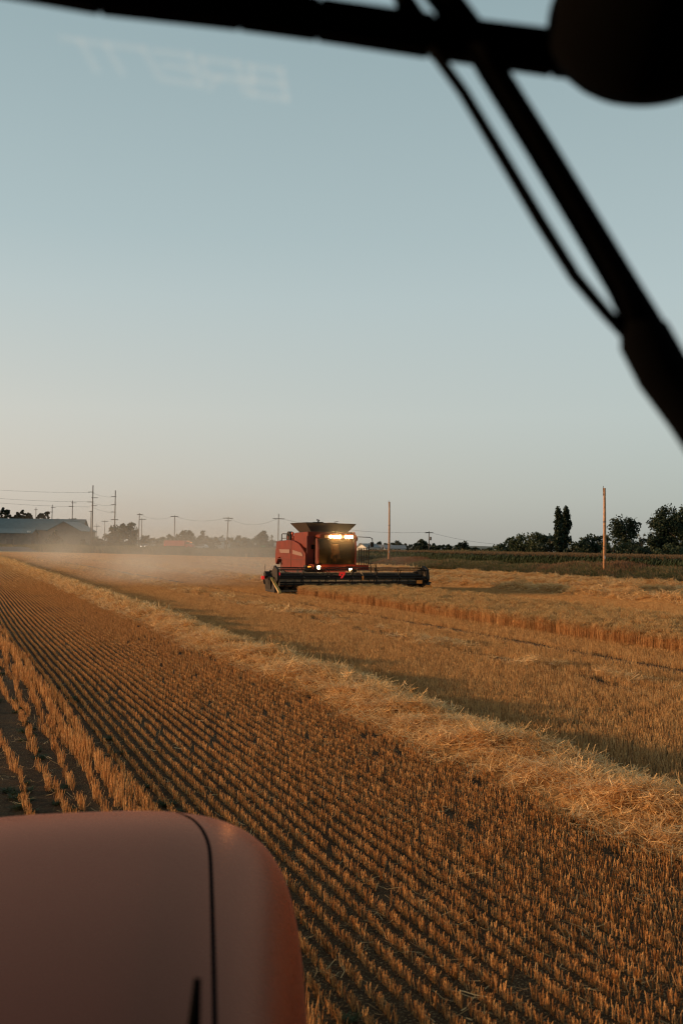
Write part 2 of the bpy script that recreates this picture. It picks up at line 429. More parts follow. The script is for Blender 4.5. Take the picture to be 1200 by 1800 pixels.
def seg_pattern(k, L, n, w, hlo, hhi, rlo, rhi, lean=.014, mk='straw'):  # a stretch of one drill row: local y runs along the row
    sp = []
    # plants stand in clumps of several stems
    nc = max(2, int(n / 4)); cs = [(random.gauss(0, w*.5), random.uniform(-L/2, L/2), random.uniform(.85, 1.1)) for _ in range(nc)]
    for i in range(n):
        c = cs[i % nc]; c = (c[0]*.5, random.uniform(-L/2, L/2) if random.random() < .6 else c[1], c[2])
        h = random.uniform(hlo, hhi) * c[2]
        if random.random() < .08: h *= .5
        lx, ly = random.gauss(0, lean), random.gauss(0, lean)
        sp.append((c[0] + random.gauss(0, w*.45), c[1] + random.gauss(0, L*.06), -.005, h, random.uniform(rlo, rhi), lx, ly, random.random()))
    V, Fc, T = blades(sp)
    # a few withered leaves
    for i in range(int(n*.18)):
        c = cs[random.randrange(nc)]; a = random.random()*6.28; l = random.uniform(.03, .07)
        q0 = Vector((c[0], c[1], random.uniform(.01, hlo*.8))); d = Vector((math.cos(a), math.sin(a), random.uniform(-.3, .8)))
        strip(V, Fc, T, [q0, q0 + d*l*.5, q0 + d*l + Vector((0, 0, -.01))], random.random()*.6, rlo*2.2, d, Vector((-math.sin(a), math.cos(a), .3)))
    return pat('row_pattern', V, Fc, T, M[mk])
SEG = coll('stubble_patterns', [seg_pattern(k, .25, 32, .010, .078, .120, .0020, .0033) for k in range(8)])
SEG_G = coll('golden_stubble_patterns', [seg_pattern(k, .25, 34, .075, .085, .15, .0019, .0032, .02, 'straw_gold') for k in range(8)])
SEG2 = coll('far_stubble_patterns', [seg_pattern(k, .55, 24, .07, .08, .13, .006, .009, .02, 'straw_gold') for k in range(6)])
TALL = coll('tall_stubble_patterns', [seg_pattern(k, .25, 26, .030, .13, .24, .0020, .0034, .02) for k in range(6)])

def straw_clump(n, rad, lmin, lmax, w, up, matk, name='straw_pattern'):
    V, Fc, T = [], [], []
    for i in range(n):
        a = random.random()*6.28; l = random.uniform(lmin, lmax); rr = rad*math.sqrt(random.random()); b_ = random.random()*6.28
        c = Vector((rr*math.cos(b_), rr*math.sin(b_), random.uniform(0, up*.7)))
        d = Vector((math.cos(a), math.sin(a), random.gauss(0, .32) + up)).normalized()
        s = Vector((-math.sin(a), math.cos(a), random.gauss(0, .3))).normalized()
        bend = Vector((random.gauss(0, .12), random.gauss(0, .12), -random.random()*.16)) * l
        strip(V, Fc, T, [c - d*l*.5, c + bend*.6, c + d*l*.5 + bend*-.2], random.random(), w*random.uniform(.7, 1.3), d, s)
    return pat(name, V, Fc, T, M[matk])
STRAW = coll('straw_patterns', [straw_clump(30, .17, .10, .34, .0072, .06, 'straw_pale') for _ in range(7)])
STRAW_FAR = coll('far_straw_patterns', [straw_clump(26, .30, .2, .5, .016, .10, 'straw_pale') for _ in range(5)])
LITTER = coll('litter_patterns', [straw_clump(4, .12, .05, .22, .0042, .02, 'straw_pale') for _ in range(6)])

def wheat_pattern(k):
    V, Fc, T, MI = [], [], [], []
    for i in range(30):
        x, y = random.uniform(-.13, .13), random.uniform(-.13, .13); h = random.uniform(.40, .50); lx, ly = random.gauss(0, .02), random.gauss(0, .02)
        v, f, t = blades([(x, y, 0, h, .0035, lx, ly, random.random())])
        b0 = len(V); V += v; Fc += [tuple(q + b0 for q in ff) for ff in f]; T += t; MI += [0]*len(f)
        # ear, nodding
        a = random.random()*6.28; top = Vector((x+lx, y+ly, h)); d = Vector((math.cos(a)*.7, math.sin(a)*.7, random.uniform(-.2, .8))).normalized()
        for s in (Vector((-math.sin(a), math.cos(a), 0)), Vector((0, 0, 1)).cross(Vector((-math.sin(a), math.cos(a), 0)))):
            n0 = len(Fc); strip(V, Fc, T, [top - d*.005, top + d*.04, top + d*.085], random.random(), .016, d, s); MI += [1]*(len(Fc)-n0)
        if i % 2 == 0:
            a = random.random()*6.28; q0 = Vector((x, y, random.uniform(.08, .3))); d = Vector((math.cos(a), math.sin(a), -.2))
            n0 = len(Fc); strip(V, Fc, T, [q0, q0 + d*.06 + Vector((0,0,.02)), q0 + d*.12], random.random()*.7, .01, d, Vector((-math.sin(a), math.cos(a), .2))); MI += [0]*(len(Fc)-n0)
    return pat('wheat_pattern', V, Fc, T, [M['wheat_stem'], M['wheat_ear']], MI)
WHEAT = coll('wheat_patterns', [wheat_pattern(k) for k in range(6)])

def weed_pattern(n, rad, h0, h1, w, spread):
    V, Fc, T = [], [], []
    for i in range(n):
        a = random.random()*6.28; rr = rad*math.sqrt(random.random()); b_ = random.random()*6.28
        c = Vector((rr*math.cos(b_), rr*math.sin(b_), 0)); h = random.uniform(h0, h1); o = random.uniform(0, spread)*h
        d = Vector((math.cos(a), math.sin(a), 0))
        strip(V, Fc, T, [c, c + d*o*.35 + Vector((0,0,h*.6)), c + d*o + Vector((0,0,h))], random.random(), w*random.uniform(.6, 1.5), d, Vector((-math.sin(a), math.cos(a), 0)))
        if random.random() < .5:
            for q in range(2):
                a2 = random.random()*6.28; z = random.uniform(.4, .95)*h; d2 = Vector((math.cos(a2), math.sin(a2), .4))
                p0 = c + d*o*(z/h)**2 + Vector((0,0,z)); strip(V, Fc, T, [p0, p0 + d2*.05, p0 + d2*.11], random.random(), w*1.8, d2, Vector((-math.sin(a2), math.cos(a2), 0)))
    return pat('weed_pattern', V, Fc, T, M['weed'])
WEED = coll('weed_patterns', [weed_pattern(26, .26, .45, 1.2, .05, .5) for _ in range(7)])
M['weed_dry'] = plant_mat('dry_weed', [(0, (.07, .035, .02)), (.5, (.20, .10, .05)), (1, (.36, .21, .11))], inst_w=.6)
WEED_B = coll('dry_weed_patterns', [weed_pattern(26, .24, .5, 1.25, .05, .35) for _ in range(6)])
for o in WEED_B.objects: o.data.materials[0] = M['weed_dry']
MOSS = coll('moss_patterns', [weed_pattern(40, .10, .01, .05, .008, 1.2) for _ in range(3)])
for o in MOSS.objects: o.data.materials[0] = M['moss']

def corn_pattern(k):
    V, Fc, T, MI = [], [], [], []
    h = random.uniform(1.75, 2.0)
    v, f, t = blades([(0, 0, 0, h, .016, random.gauss(0, .05), random.gauss(0, .05), .4)]); V += v; Fc += f; T += t; MI += [0]*len(f)
    for i in range(12):
        a = i*2.5 + random.random(); z = h*(.12 + .075*i); d = Vector((math.cos(a), math.sin(a), 0)); l = random.uniform(.4, .65)
        n0 = len(Fc); q = Vector((0, 0, z))
        strip(V, Fc, T, [q, q + d*l*.35 + Vector((0,0,.18)), q + d*l*.75 + Vector((0,0,.10)), q + d*l + Vector((0,0,-.16))], random.random(), .085, d, Vector((-math.sin(a), math.cos(a), 0))); MI += [0]*(len(Fc)-n0)
    for i in range(5):
        a = random.random()*6.28; d = Vector((math.cos(a)*.4, math.sin(a)*.4, 1)); q = Vector((0, 0, h - .05)); n0 = len(Fc)
        strip(V, Fc, T, [q, q + d*.16, q + d*.28], random.random(), .03, d, Vector((-math.sin(a), math.cos(a), 0))); MI += [1]*(len(Fc)-n0)
    return pat('corn_pattern', V, Fc, T, [M['corn_leaf'], M['corn_tassel']], MI)
CORN = coll('corn_patterns', [corn_pattern(k) for k in range(6)])

def scatter(name, pts, rot, scl, idx, collection, base=None, mats=None, n_var=6):
    """one object of stuff: a cloud of points, each carrying one of the patterns (base = (V, F) faces of its own, e.g. a mound)"""
    me = bpy.data.meshes.new(name)
    n = len(pts)
    bv = np.zeros((0, 3)) if base is None else np.asarray(base[0])
    allv = np.vstack([bv, pts]); me.vertices.add(len(allv)); me.vertices.foreach_set('co', allv.astype(np.float32).ravel())
    if base is not None:
        fq = np.asarray(base[1]); me.loops.add(fq.size); me.loops.foreach_set('vertex_index', fq.astype(np.int32).ravel())
        me.polygons.add(len(fq)); me.polygons.foreach_set('loop_start', np.arange(0, fq.size, 4, dtype=np.int32)); me.polygons.foreach_set('loop_total', np.full(len(fq), 4, np.int32))
        me.polygons.foreach_set('use_smooth', np.ones(len(fq), bool))
    for m in (mats or []): me.materials.append(m)
    nb = len(bv)
    def pad(a): return np.concatenate([np.zeros((nb,) + a.shape[1:], a.dtype), a])
    r3 = np.zeros((n, 3), np.float32)
    if rot.ndim == 2: r3[:] = rot
    else: r3[:, 2] = rot
    s3 = np.zeros((n, 3), np.float32)
    if scl.ndim == 2: s3[:] = scl
    else: s3[:] = scl[:, None]
    for nm, ty, arr, key in (('rot', 'FLOAT_VECTOR', pad(r3), 'vector'), ('scl', 'FLOAT_VECTOR', pad(s3), 'vector'), ('idx', 'INT', pad(idx.astype(np.int32)), 'value'), ('use', 'BOOLEAN', np.concatenate([np.zeros(nb, bool), np.ones(n, bool)]), 'value')):
        a = me.attributes.new(nm, ty, 'POINT'); a.data.foreach_set(key, arr.ravel())
    me.update(calc_edges=True)
    o = bpy.data.objects.new(name, me); COL.objects.link(o)
    g = bpy.data.node_groups.new(name + '_nodes', 'GeometryNodeTree')
    g.interface.new_socket('Geometry', in_out='INPUT', socket_type='NodeSocketGeometry'); g.interface.new_socket('Geometry', in_out='OUTPUT', socket_type='NodeSocketGeometry')
    gi = g.nodes.new('NodeGroupInput'); go = g.nodes.new('NodeGroupOutput'); ip = g.nodes.new('GeometryNodeInstanceOnPoints')
    ci = g.nodes.new('GeometryNodeCollectionInfo'); ci.inputs['Collection'].default_value = collection; ci.inputs['Separate Children'].default_value = True; ci.inputs['Reset Children'].default_value = True
    def na(nm, ty):
        q = g.nodes.new('GeometryNodeInputNamedAttribute'); q.data_type = ty; q.inputs['Name'].default_value = nm; return q.outputs['Attribute']
    L = g.links.new
    L(gi.outputs[0], ip.inputs['Points']); L(ci.outputs[0], ip.inputs['Instance']); ip.inputs['Pick Instance'].default_value = True
    L(na('use', 'BOOLEAN'), ip.inputs['Selection']); L(na('idx', 'INT'), ip.inputs['Instance Index'])
    e2r = g.nodes.new('FunctionNodeEulerToRotation'); L(na('rot', 'FLOAT_VECTOR'), e2r.inputs[0]); L(e2r.outputs[0], ip.inputs['Rotation'])
    L(na('scl', 'FLOAT_VECTOR'), ip.inputs['Scale'])
    if base is not None:
        j = g.nodes.new('GeometryNodeJoinGeometry'); L(ip.outputs[0], j.inputs[0]); L(gi.outputs[0], j.inputs[0]); L(j.outputs[0], go.inputs[0])
    else: L(ip.outputs[0], go.inputs[0])
    md = o.modifiers.new('scatter', 'NODES'); md.node_group = g
    return o

# rows bend a little; smooth value noise for patchiness
def vnoise(x, y, s, seed=0):
    return (np.sin(x/s*1.3 + seed) + np.sin(y/s*1.7 + seed*2.1) + np.sin((x+y)/s*.9 + seed*3.3) + np.sin((x-1.6*y)/s*2.3 + seed) * .7) / 3.7
def inview(P, margin=.12, ymin=1.2):
    y = P[:, 1]; lim = (.343 + margin) * y + 1.6
    return (y > ymin) & (np.abs(P[:, 0]) < lim)

def row_points(v0, v1, dv, u0, u1, du, ymin, ymax, jit=.2):
    vs = np.arange(v0, v1, dv); us = np.arange(u0, u1, du)
    U, Vv = np.meshgrid(us, vs); U = U + rng.uniform(-jit, jit, U.shape) * du
    Vv = Vv + .006*np.sin(U*1.1 + Vv*40) + rng.normal(0, .0035, U.shape) + .05*np.sin(U*.13)
    U = U.ravel(); Vv = Vv.ravel()
    P = np.outer(U, D) + np.outer(Vv, Rv)
    k = inview(P, ymin=ymin) & (P[:, 1] < ymax) & (P[:, 0] < edge_x_np(P[:, 1]) - .4)
    return U[k], Vv[k], P[k]
WR = [(6.9, 1.15, .26, 1.0), (12.9, .65, .10, .55), (34.5, 1.0, .30, .9), (43.0, 1.0, .24, .8), (52, 1.0, .2, .7)]   # straw lying in windrows: centre v, half width, height, fill
COMB_U, COMB_V = 55.5, 22.0
def keep_stubble(U, Vv):
    k = np.ones(len(U), bool)
    k &= np.abs(Vv - 6.95 - .10*np.sin(U*.4)) > .66
    k &= ~((np.abs(Vv - 12.9) < .55) & (vnoise(U, Vv*3, 1.2, 8) > .15) & (rng.random(len(U)) < .8))
    k &= ~((np.abs(Vv - 15.6 - .12*np.sin(U*.25)) < .34) & (rng.random(len(U)) < .93) & (vnoise(U, U, 5, 6) > -.45))      # wheel track
    k &= ~((Vv > 18.0) & (Vv < 24.5) & (U < COMB_U - 1.5))                                 # still standing
    return k
rot_row = lambda n: A + np.where(rng.random(n) < .5, 0, math.pi) + rng.normal(0, .025, n)
# regular rows, near
U, Vv, P = row_points(.55, 62, .157, -2, 100, .235, 3.5, 84)
kk = P[:, 1] + rng.uniform(-9, 9, len(P)) < 72; U, Vv, P = U[kk], Vv[kk], P[kk]
dens = rng.random(len(U)) > .012 + .02*(vnoise(U, Vv*3, 1.6, 2) > .35)
k = keep_stubble(U, Vv) & dens & (Vv > 1.98 - .021*(U-11))
# ragged strip beside the windrow
k &= ~((np.abs(Vv - 5.6) < .3) & (rng.random(len(U)) < .05))
U, Vv, P = U[k], Vv[k], P[k]; n = len(P)
sc = np.ones((n, 3)); sc[:, 2] = .88 + .16*vnoise(U, Vv, 2.0, 1) + rng.normal(0, .06, n)
sc[:, 2] = np.where(Vv > 8, sc[:, 2]*1.2, sc[:, 2]); sc[:, 0] = 1.0
for sel, cl, lb in ((Vv <= 7.2, SEG, 'cut wheat stubble standing in drill rows on dark soil'), (Vv > 7.2, SEG_G, 'paler golden stubble beyond the thick row of straw')):
    q_ = int(sel.sum()); o = scatter('stubble', np.c_[P, np.zeros(n)][sel], rot_row(q_), sc[sel], rng.integers(0, 8, q_), cl)
    tag(o, lb, 'stubble', kind='stuff')
print('near stubble', n)
# far rows, thinned as single stalks cannot be told apart
U, Vv, P = row_points(-30, 75, .314, 10, 330, .55, 60, 300)
kk = (P[:, 1] + rng.uniform(-9, 9, len(P)) > 68); U, Vv, P = U[kk], Vv[kk], P[kk]
k = keep_stubble(U, Vv); U, Vv, P = U[k], Vv[k], P[k]; n = len(P)
sc = np.ones((n, 3)); sc[:, 2] = 1.0 + .12*vnoise(U, Vv, 5.0, 1)
o = scatter('stubble', np.c_[P, np.zeros(n)], rot_row(n), sc, rng.integers(0, 6, n), SEG2)
tag(o, 'far pale stubble running back to the field edge', 'stubble', kind='stuff')
print('far stubble', n)
# left: wheel track with tall missed stubble and wide bare gaps
pts = []; rr = []; ss = []
for v0, h, keep, wid in ((1.52, .95, .93, 1.0), (1.36, 1.08, .93, 1.1), (1.20, .85, .8, 1.0), (1.02, .7, .7, .8), (.80, .62, .85, .8), (.42, .55, .85, .8), (.06, .55, .6, .8), (-.22, .58, .8, .8), (-.42, .5, .8, .8)) + tuple((-.42 - .19*q, .52, .82, .8) for q in range(1, 26)):
    for u in np.arange(2, 60, .2):
        vv = v0 + .34 - .021*(u-11) + .05*math.sin(u*.9 + v0*7) + random.gauss(0, .02)
        if vnoise(np.array([u]), np.array([vv*4]), .9, 5)[0] > .68 or random.random() > keep: continue
        p = UV(u + random.uniform(-.05, .05), vv)
        if abs(p[0]) < .48*p[1] + 1.5 and p[1] > 2:
            pts.append((p[0], p[1], 0)); rr.append(A + random.gauss(0, .15)); ss.append((wid*random.uniform(.8, 1.1), 1, h*random.uniform(.75, 1.1)))
n = len(pts)
o = scatter('tall_stubble', np.array(pts), np.array(rr), np.array(ss), rng.integers(0, 6, n), TALL)
tag(o, 'taller ragged stubble along the wheel track with bare gaps', 'stubble', kind='stuff')
# moss and small weeds in the gaps
n = 500; U = rng.uniform(3, 24, n); Vv = rng.choice([.45, -.05, .9, 1.9], n, p=[.45, .3, .15, .1]) + rng.normal(0, .07, n) + .3 - .021*(U-11)
k = vnoise(U, Vv*3, .8, 9) > .0; P = np.outer(U, D) + np.outer(Vv, Rv); P = P[k]; n = len(P)
o = scatter('moss', np.c_[P, np.full(n, .002)], rng.uniform(0, 6.28, n), rng.uniform(.35, .8, n), rng.integers(0, 3, n), MOSS)
tag(o, 'low dark green weeds in the bare gaps of the wheel track', 'weeds', kind='stuff')
# loose straws lying between the rows
U = rng.uniform(0, 60, 17000); Vv = rng.uniform(-4, 30, 17000); P = np.outer(U, D) + np.outer(Vv, Rv)
k = inview(P) & (P[:, 1] < 45) & ((rng.random(len(P)) < .55) | (P[:, 1] < 14)) & ~((Vv > 18) & (Vv < 24.5)); P = P[k]; n = len(P)
o = scatter('loose_straw', np.c_[P, rng.uniform(.005, .05, n)], rng.uniform(0, 6.28, n), rng.uniform(.7, 1.3, n), rng.integers(0, 6, n), LITTER)
tag(o, 'loose straws scattered between the stubble rows', 'straw', kind='stuff')

# windrows
def windrow(vc, hw, hh, fill, label, u0, u1, near=True, extra=1.0, patchy=False):
    def cen(u): return vc + .10*np.sin(u*.40) + .05*np.sin(u*1.1 + 1)
    def top(u, s):                                          # s in -1..1 across
        lump = 1 + .28*np.sin(u*1.7 + s*2) + .22*np.sin(u*3.9 + s*4 + 1) + .12*np.sin(u*8.3 + s*7)
        return hh * np.clip(1 - np.abs(s)**2.2, 0, 1) * lump
    du = .22; us = np.arange(u0, u1, du); ss = np.linspace(-1, 1, 11)
    V = []; 
    for u in us:
        for s in ss:
            p = UV(u, cen(u) + s*hw); V.append((p[0], p[1], float(top(u, s)) * .8 - (.01 if hh > .16 else .16)))
    m = len(ss); I, J = np.meshgrid(np.arange(len(us)-1), np.arange(m-1), indexing='ij'); a = (I*m + J).ravel()
    Fq = np.c_[a, a+1, a+m+1, a+m]
    out = []
    segs = [(0, 17, STRAW, 62*fill, 1.0), (17, 36, STRAW, 36*fill, 1.25), (36, 110, STRAW_FAR, 14*fill, 1.1), (110, 260, STRAW_FAR, 5*fill, 1.7)]
    res = []
    P_all = []; S = []
    allp = {id(STRAW): [[], []], id(STRAW_FAR): [[], []]}
    for y0, y1, cl, dn, s_ in segs:
        lo, hi = max(u0, y0 - 3), min(u1, y1 + 3)
        if hi <= lo: continue
        n = int((hi - lo) * 2*hw * dn * extra)
        U = rng.uniform(lo, hi, n); s = np.clip(rng.normal(0, .46, n), -1.12, 1.12)
        Vv = cen(U) + s*hw; P = np.outer(U, D) + np.outer(Vv, Rv)
        z = top(U, np.clip(s, -1, 1)) * rng.uniform(.8, 1.12, n) + .012
        k = inview(P, ymin=2) & (P[:, 1] >= y0) & (P[:, 1] < y1) & (P[:, 0] < edge_x_np(P[:, 1]))
        if patchy: k &= vnoise(U*1.0, Vv*2, .9, 21) > .12
        allp[id(cl)][0].append(np.c_[P, z][k]); allp[id(cl)][1].append(np.full(k.sum(), s_) * rng.uniform(.8, 1.2, k.sum()))
    first = True
    for cl in (STRAW, STRAW_FAR):
        if not allp[id(cl)][0]: continue
        P = np.vstack(allp[id(cl)][0]); S = np.concatenate(allp[id(cl)][1]); n = len(P)
        if n == 0: continue
        r3 = np.c_[rng.normal(0, .25, n), rng.normal(0, .25, n), rng.uniform(0, 6.28, n)]
        o = scatter('straw_windrow', P, r3, S, rng.integers(0, 5, n), cl, base=(np.array(V), Fq) if first else None, mats=[M['mound']])
        tag(o, label if first else label.replace('row of', 'far end of the row of'), 'straw', kind='stuff'); first = False
M['mound'] = mat('packed_straw', (.45, .25, .09), .95, spec=.1, color2=(.14, .07, .025), scale=14, bump=1.0)
windrow(6.95, .86, .21, 1.25, 'thick pale row of fluffy loose straw across the near field', 2, 240)
windrow(12.9, .75, .15, .55, 'thin broken row of flattened straw beyond the thick one', 10, 200, patchy=True)
windrow(34.5, 1.0, .40, .8, 'lumpy row of straw just beyond the standing wheat', 30, 150)
windrow(43.0, 1.0, .34, .7, 'row of straw further back, nearing the weeds', 45, 170)
windrow(51.5, .9, .28, .6, 'row of straw closest to the weedy edge', 55, 170)
windrow(22.2, 1.0, .28, .6, 'freshly dropped row of straw in the dust behind the combine', COMB_U + 11, 230)

# standing wheat
n = 30 * 1000
U = rng.uniform(14, COMB_U - .9, n); Vv = rng.uniform(18.05, 24.45, n) + .06*np.sin(U*1.3)
P = np.outer(U, D) + np.outer(Vv, Rv); k = inview(P, .10) & ~((U > COMB_U - 2.2) & (Vv < 18.9)) & (rng.random(n) < .32 + .6*(Vv < 18.9)) & (Vv > 18.05 + np.abs(rng.normal(0, .13, n))); P = P[k]; U = U[k]; Vv = Vv[k]; n = len(P)
sc = np.ones((n, 3)); sc[:, 2] = .98 + .07*vnoise(U, Vv, 1.9, 3) + rng.normal(0, .12, n) - .22*np.clip(1 - (Vv - 18.05)/.5, 0, 1)*rng.random(n)
o = scatter('standing_wheat', np.c_[P, np.zeros(n)], rng.uniform(0, 6.28, n), sc, rng.integers(0, 6, n), WHEAT)
tag(o, 'uncut strip of ripe wheat in front of the combine', 'wheat', kind='stuff')
print('wheat', n)

# weedy edge and corn
def edge_points(n, y0, y1, w0, w1, gamma=1.0):
    y = y0 + (y1 - y0) * rng.random(n)**gamma; w = rng.uniform(w0, w1, n); x = edge_x_np(y) + w*1.05
    return x, y, w
x, y, w = edge_points(30000, 40, 175, -.6, 6.5, 1.0)
k = np.abs(x) < .48*y + 2; x, y, w = x[k], y[k], w[k]; n = len(x)
hs_ = (.75 + .35*vnoise(x*1.0, y*.5, 3.5, 4)) * np.clip(.45 + w*.18, .3, 1.0) * rng.uniform(.8, 1.2, n)
hs_ *= 1.15
br = vnoise(x*1.0, y*.35, 4.0, 11) + rng.normal(0, .25, n) > .28
for sel, cl, lb in ((~br, WEED, 'rank green weeds and grass between stubble and corn'), (br, WEED_B, 'patches of dry reddish brown weeds between stubble and corn')):
    m_n = int(sel.sum()); o = scatter('weeds', np.c_[x, y, np.zeros(n)][sel], rng.uniform(0, 6.28, m_n), np.c_[np.full(n, 1.1), np.full(n, 1.1), hs_][sel], rng.integers(0, 6, m_n), cl)
    tag(o, lb, 'weeds', kind='stuff')
x, y, w = edge_points(26000, 170, 430, -1, 26, 1.0)
k = np.abs(x) < .42*y + 2; x, y, w = x[k], y[k], w[k]; n = len(x)
hs_ = (1.5 + .6*vnoise(x, y, 9, 4)) * rng.uniform(.75, 1.25, n)
o = scatter('weeds', np.c_[x, y, np.zeros(n)], rng.uniform(0, 6.28, n), np.c_[np.full(n, 2.2), np.full(n, 2.2), hs_], rng.integers(0, 7, n), WEED)
tag(o, 'brownish green verge of weeds below the far road', 'weeds', kind='stuff')
y = rng.uniform(35, 190, 60000); dd = rng.random(60000)**1.5*24 + 6.0; dd = np.round(dd/.76)*.76 + rng.normal(0, .05, 60000); x = edge_x_np(y) + dd*1.05
k = (np.abs(x) < .45*y + 3); x, y = x[k][:34000], y[k][:34000]; n = len(x)
o = scatter('corn', np.c_[x, y, np.zeros(n)], rng.uniform(0, 6.28, n), np.c_[np.ones(n), np.ones(n), rng.uniform(.93, 1.06, n)], rng.integers(0, 6, n), CORN)
tag(o, 'dark green corn field with brown tassels behind the weeds', 'corn', kind='stuff')

# ------------------------------------------------------------------ trees
def leaf_cards(centers, radii, per, size, squash=1.0):
    V = []; T = []; n = 0
    C = np.repeat(centers, per, axis=0); Rr = np.repeat(radii, per)
    d = rng.normal(size=C.shape); d /= np.linalg.norm(d, axis=1)[:, None]
    r = rng.random(len(C))**.45
    pos = C + d * (Rr*r)[:, None] * np.array([1, 1, squash])
    a = rng.normal(size=C.shape); a /= np.linalg.norm(a, axis=1)[:, None]
    b_ = np.cross(a, rng.normal(size=C.shape)); b_ /= np.linalg.norm(b_, axis=1)[:, None]
    s = size * rng.uniform(.5, 1.3, len(C))[:, None]
    q = np.stack([pos - a*s, pos - b_*s*.6, pos + a*s, pos + b_*s*.6], axis=1).reshape(-1, 3)
    Fq = np.arange(len(q)).reshape(-1, 4)
    rnd = np.repeat(np.clip(rng.random(len(C))*.6 + np.repeat(rng.random(len(centers)), per)*.4, 0, 1), 4)
    return q, Fq, rnd
def tree(kind, label, px, Y, top, wpx, leaf='leaf_mid', n=60, per=38, group=None, lean=0, bare=False, name=None, low=.12, cat='tree'):
    X = xat(px, Y); H = zat(px, top, Y); W = wpx / F * Y / 2
    name = name or {'round': 'broadleaf_tree', 'poplar': 'poplar_tree', 'conifer': 'conifer_tree', 'open': 'broadleaf_tree', 'bush': 'bush', 'twiggy': 'bare_tree'}[kind]
    if kind == 'bush': cat = 'bush'
    t = empty(name, (X, Y, 0)); tag(t, label, cat, group)
    cs = []; rs = []; tr = MB()
    lsz = max(.10, 2.3 / (F / Y)) 
    if kind == 'poplar':
        for i in range(n):
            z = H*(low + (1-low-.03)*(i+.5)/n); f = (z/H - low)/(1-low); wr = W * (math.sin(math.pi*min(.97, f**.75))**.55) * random.uniform(.7, 1.08)
            a = random.random()*6.28; q = random.random()**.5 * wr*.75
            cs.append((q*math.cos(a) + lean*z, q*math.sin(a), z)); rs.append(max(.25, W*.33))
        sq = 2.0
    elif kind == 'conifer':
        for i in range(n):
            f = random.random()**.8; z = H*(.10 + .88*f); wr = W*(1 - f)**.6*random.uniform(.5, 1.1); a = random.random()*6.28
            cs.append((wr*math.cos(a), wr*math.sin(a), z)); rs.append(max(.15, W*(.28*(1-f)+.06)))
        sq = .55
    else:
        zc = H*(.5 + low*.5); hz = H*(.5 - low*.5)
        lobes = [(random.uniform(-.68, .68), random.uniform(-.6, .6), random.uniform(-.75, .62)) for _ in range(9)]
        for i in range(n):
            if kind in ('open', 'twiggy'):
                l = lobes[i % 9]; a = (l[0] + random.gauss(0, .15), l[1] + random.gauss(0, .15), l[2] + random.gauss(0, .15))
                if random.random() < .25: a = (a[0]*.6, a[1]*.6, a[2] + .2)
            else:
                while True:
                    a = [random.uniform(-1, 1) for _ in range(3)]
                    r_ = math.sqrt(sum(q*q for q in a))
                    if .35 < r_ < 1: break
                k_ = 1 + .16*math.sin(a[0]*5 + px) + .12*math.sin(a[2]*7 + px*2); a = [q*.84*k_ for q in a]
            cs.append((a[0]*W, a[1]*W, zc + a[2]*hz)); rs.append(random.uniform(.20, .40)*min(W, hz)*1.05)
        sq = .85
    cs = np.array(cs); rs = np.array(rs)
    top_now = (cs[:, 2] + rs*sq).max(); cs[:, 2] *= H/top_now if kind != 'bush' else 1
    V, Fq, rd = leaf_cards(cs, rs, per, lsz, sq); V[:, 2] = np.maximum(V[:, 2], .02)
    mesh_np('crown', V, Fq, M[leaf], t, att=rd)
    r0 = max(.10, H*.022)
    tr.tube([(0, 0, -.1), (W*.03, 0, H*.25), (-W*.02 + lean*H*.5, 0, H*.55), (lean*H, 0, H*.86)], [r0*1.35, r0, r0*.65, r0*.15], 7)
    for i in range(7 if kind != 'poplar' else 4):
        c = cs[random.randrange(len(cs))]; z0 = H*random.uniform(.2, .55)
        if c[2] < z0: c = (c[0], c[1], z0 + H*.15)
        tr.tube([(0, 0, z0), (c[0]*.5, c[1]*.5, z0*.5 + c[2]*.5 - H*.02), (c[0], c[1], c[2])], [r0*.5, r0*.32, r0*.1], 5)
    if kind == 'twiggy':
        for i in range(50):
            c = cs[i % len(cs)]; a = random.random()*6.28
            tr.tube([tuple(c*np.array([.3, .3, .8])), (c[0]*.8, c[1]*.8, c[2]), (c[0] + math.cos(a)*W*.2, c[1] + math.sin(a)*W*.2, c[2] + H*.08)], [r0*.25, r0*.16, r0*.06], 3)
    tr.build('trunk', M['twig'] if kind == 'twiggy' else M['bark'], t, smooth=True)
    return t

# right: belt of trees behind the corn
RG = 'belt of trees behind the corn'
tree('poplar', 'left of two slender poplars above the tree belt', 981, 205, 889, 24, 'leaf_dark', 70, 70, low=.06, lean=.0)
tree('poplar', 'right of two slender poplars, slightly taller crown to the ground', 993.5, 207, 888, 25, 'leaf_dark', 76, 70, low=.04, lean=.0)
tree('round', 'dark bushy tree at the left end of the belt behind the corn', 893, 225, 945, 58, 'leaf_mid', 50, 40, low=.0)
tree('round', 'grey-green tree second from the left end of the belt', 918, 218, 935, 54, 'leaf_mid', 55, 40, low=.0)
tree('round', 'olive-green tree with lumpy top left of the poplars', 945, 214, 934, 56, 'leaf_mid', 60, 40, low=.0)
tree('round', 'dark low tree directly left of the poplars', 966, 210, 939, 46, 'leaf_dark', 44, 40, low=.0)
tree('round', 'round near-black tree to the right of the poplars', 1031, 195, 937, 48, 'leaf_dark', 60, 44, low=.0)
tree('round', 'small dark tree behind the near wooden pole', 1057, 198, 939, 40, 'leaf_dark', 40, 40, low=.0)
tree('open', 'open-crowned tree with spreading limbs right of the near wooden pole', 1100, 178, 903, 66, 'leaf_dark', 100, 44, low=.16)
tree('bush', 'grey-green bush under the open-crowned tree', 1078, 172, 946, 60, 'leaf_mid', 44, 40, low=.0)
tree('twiggy', 'thin half-bare brown tree right of the open-crowned tree', 1127, 176, 938, 24, 'leaf_grey', 24, 14, low=.2)
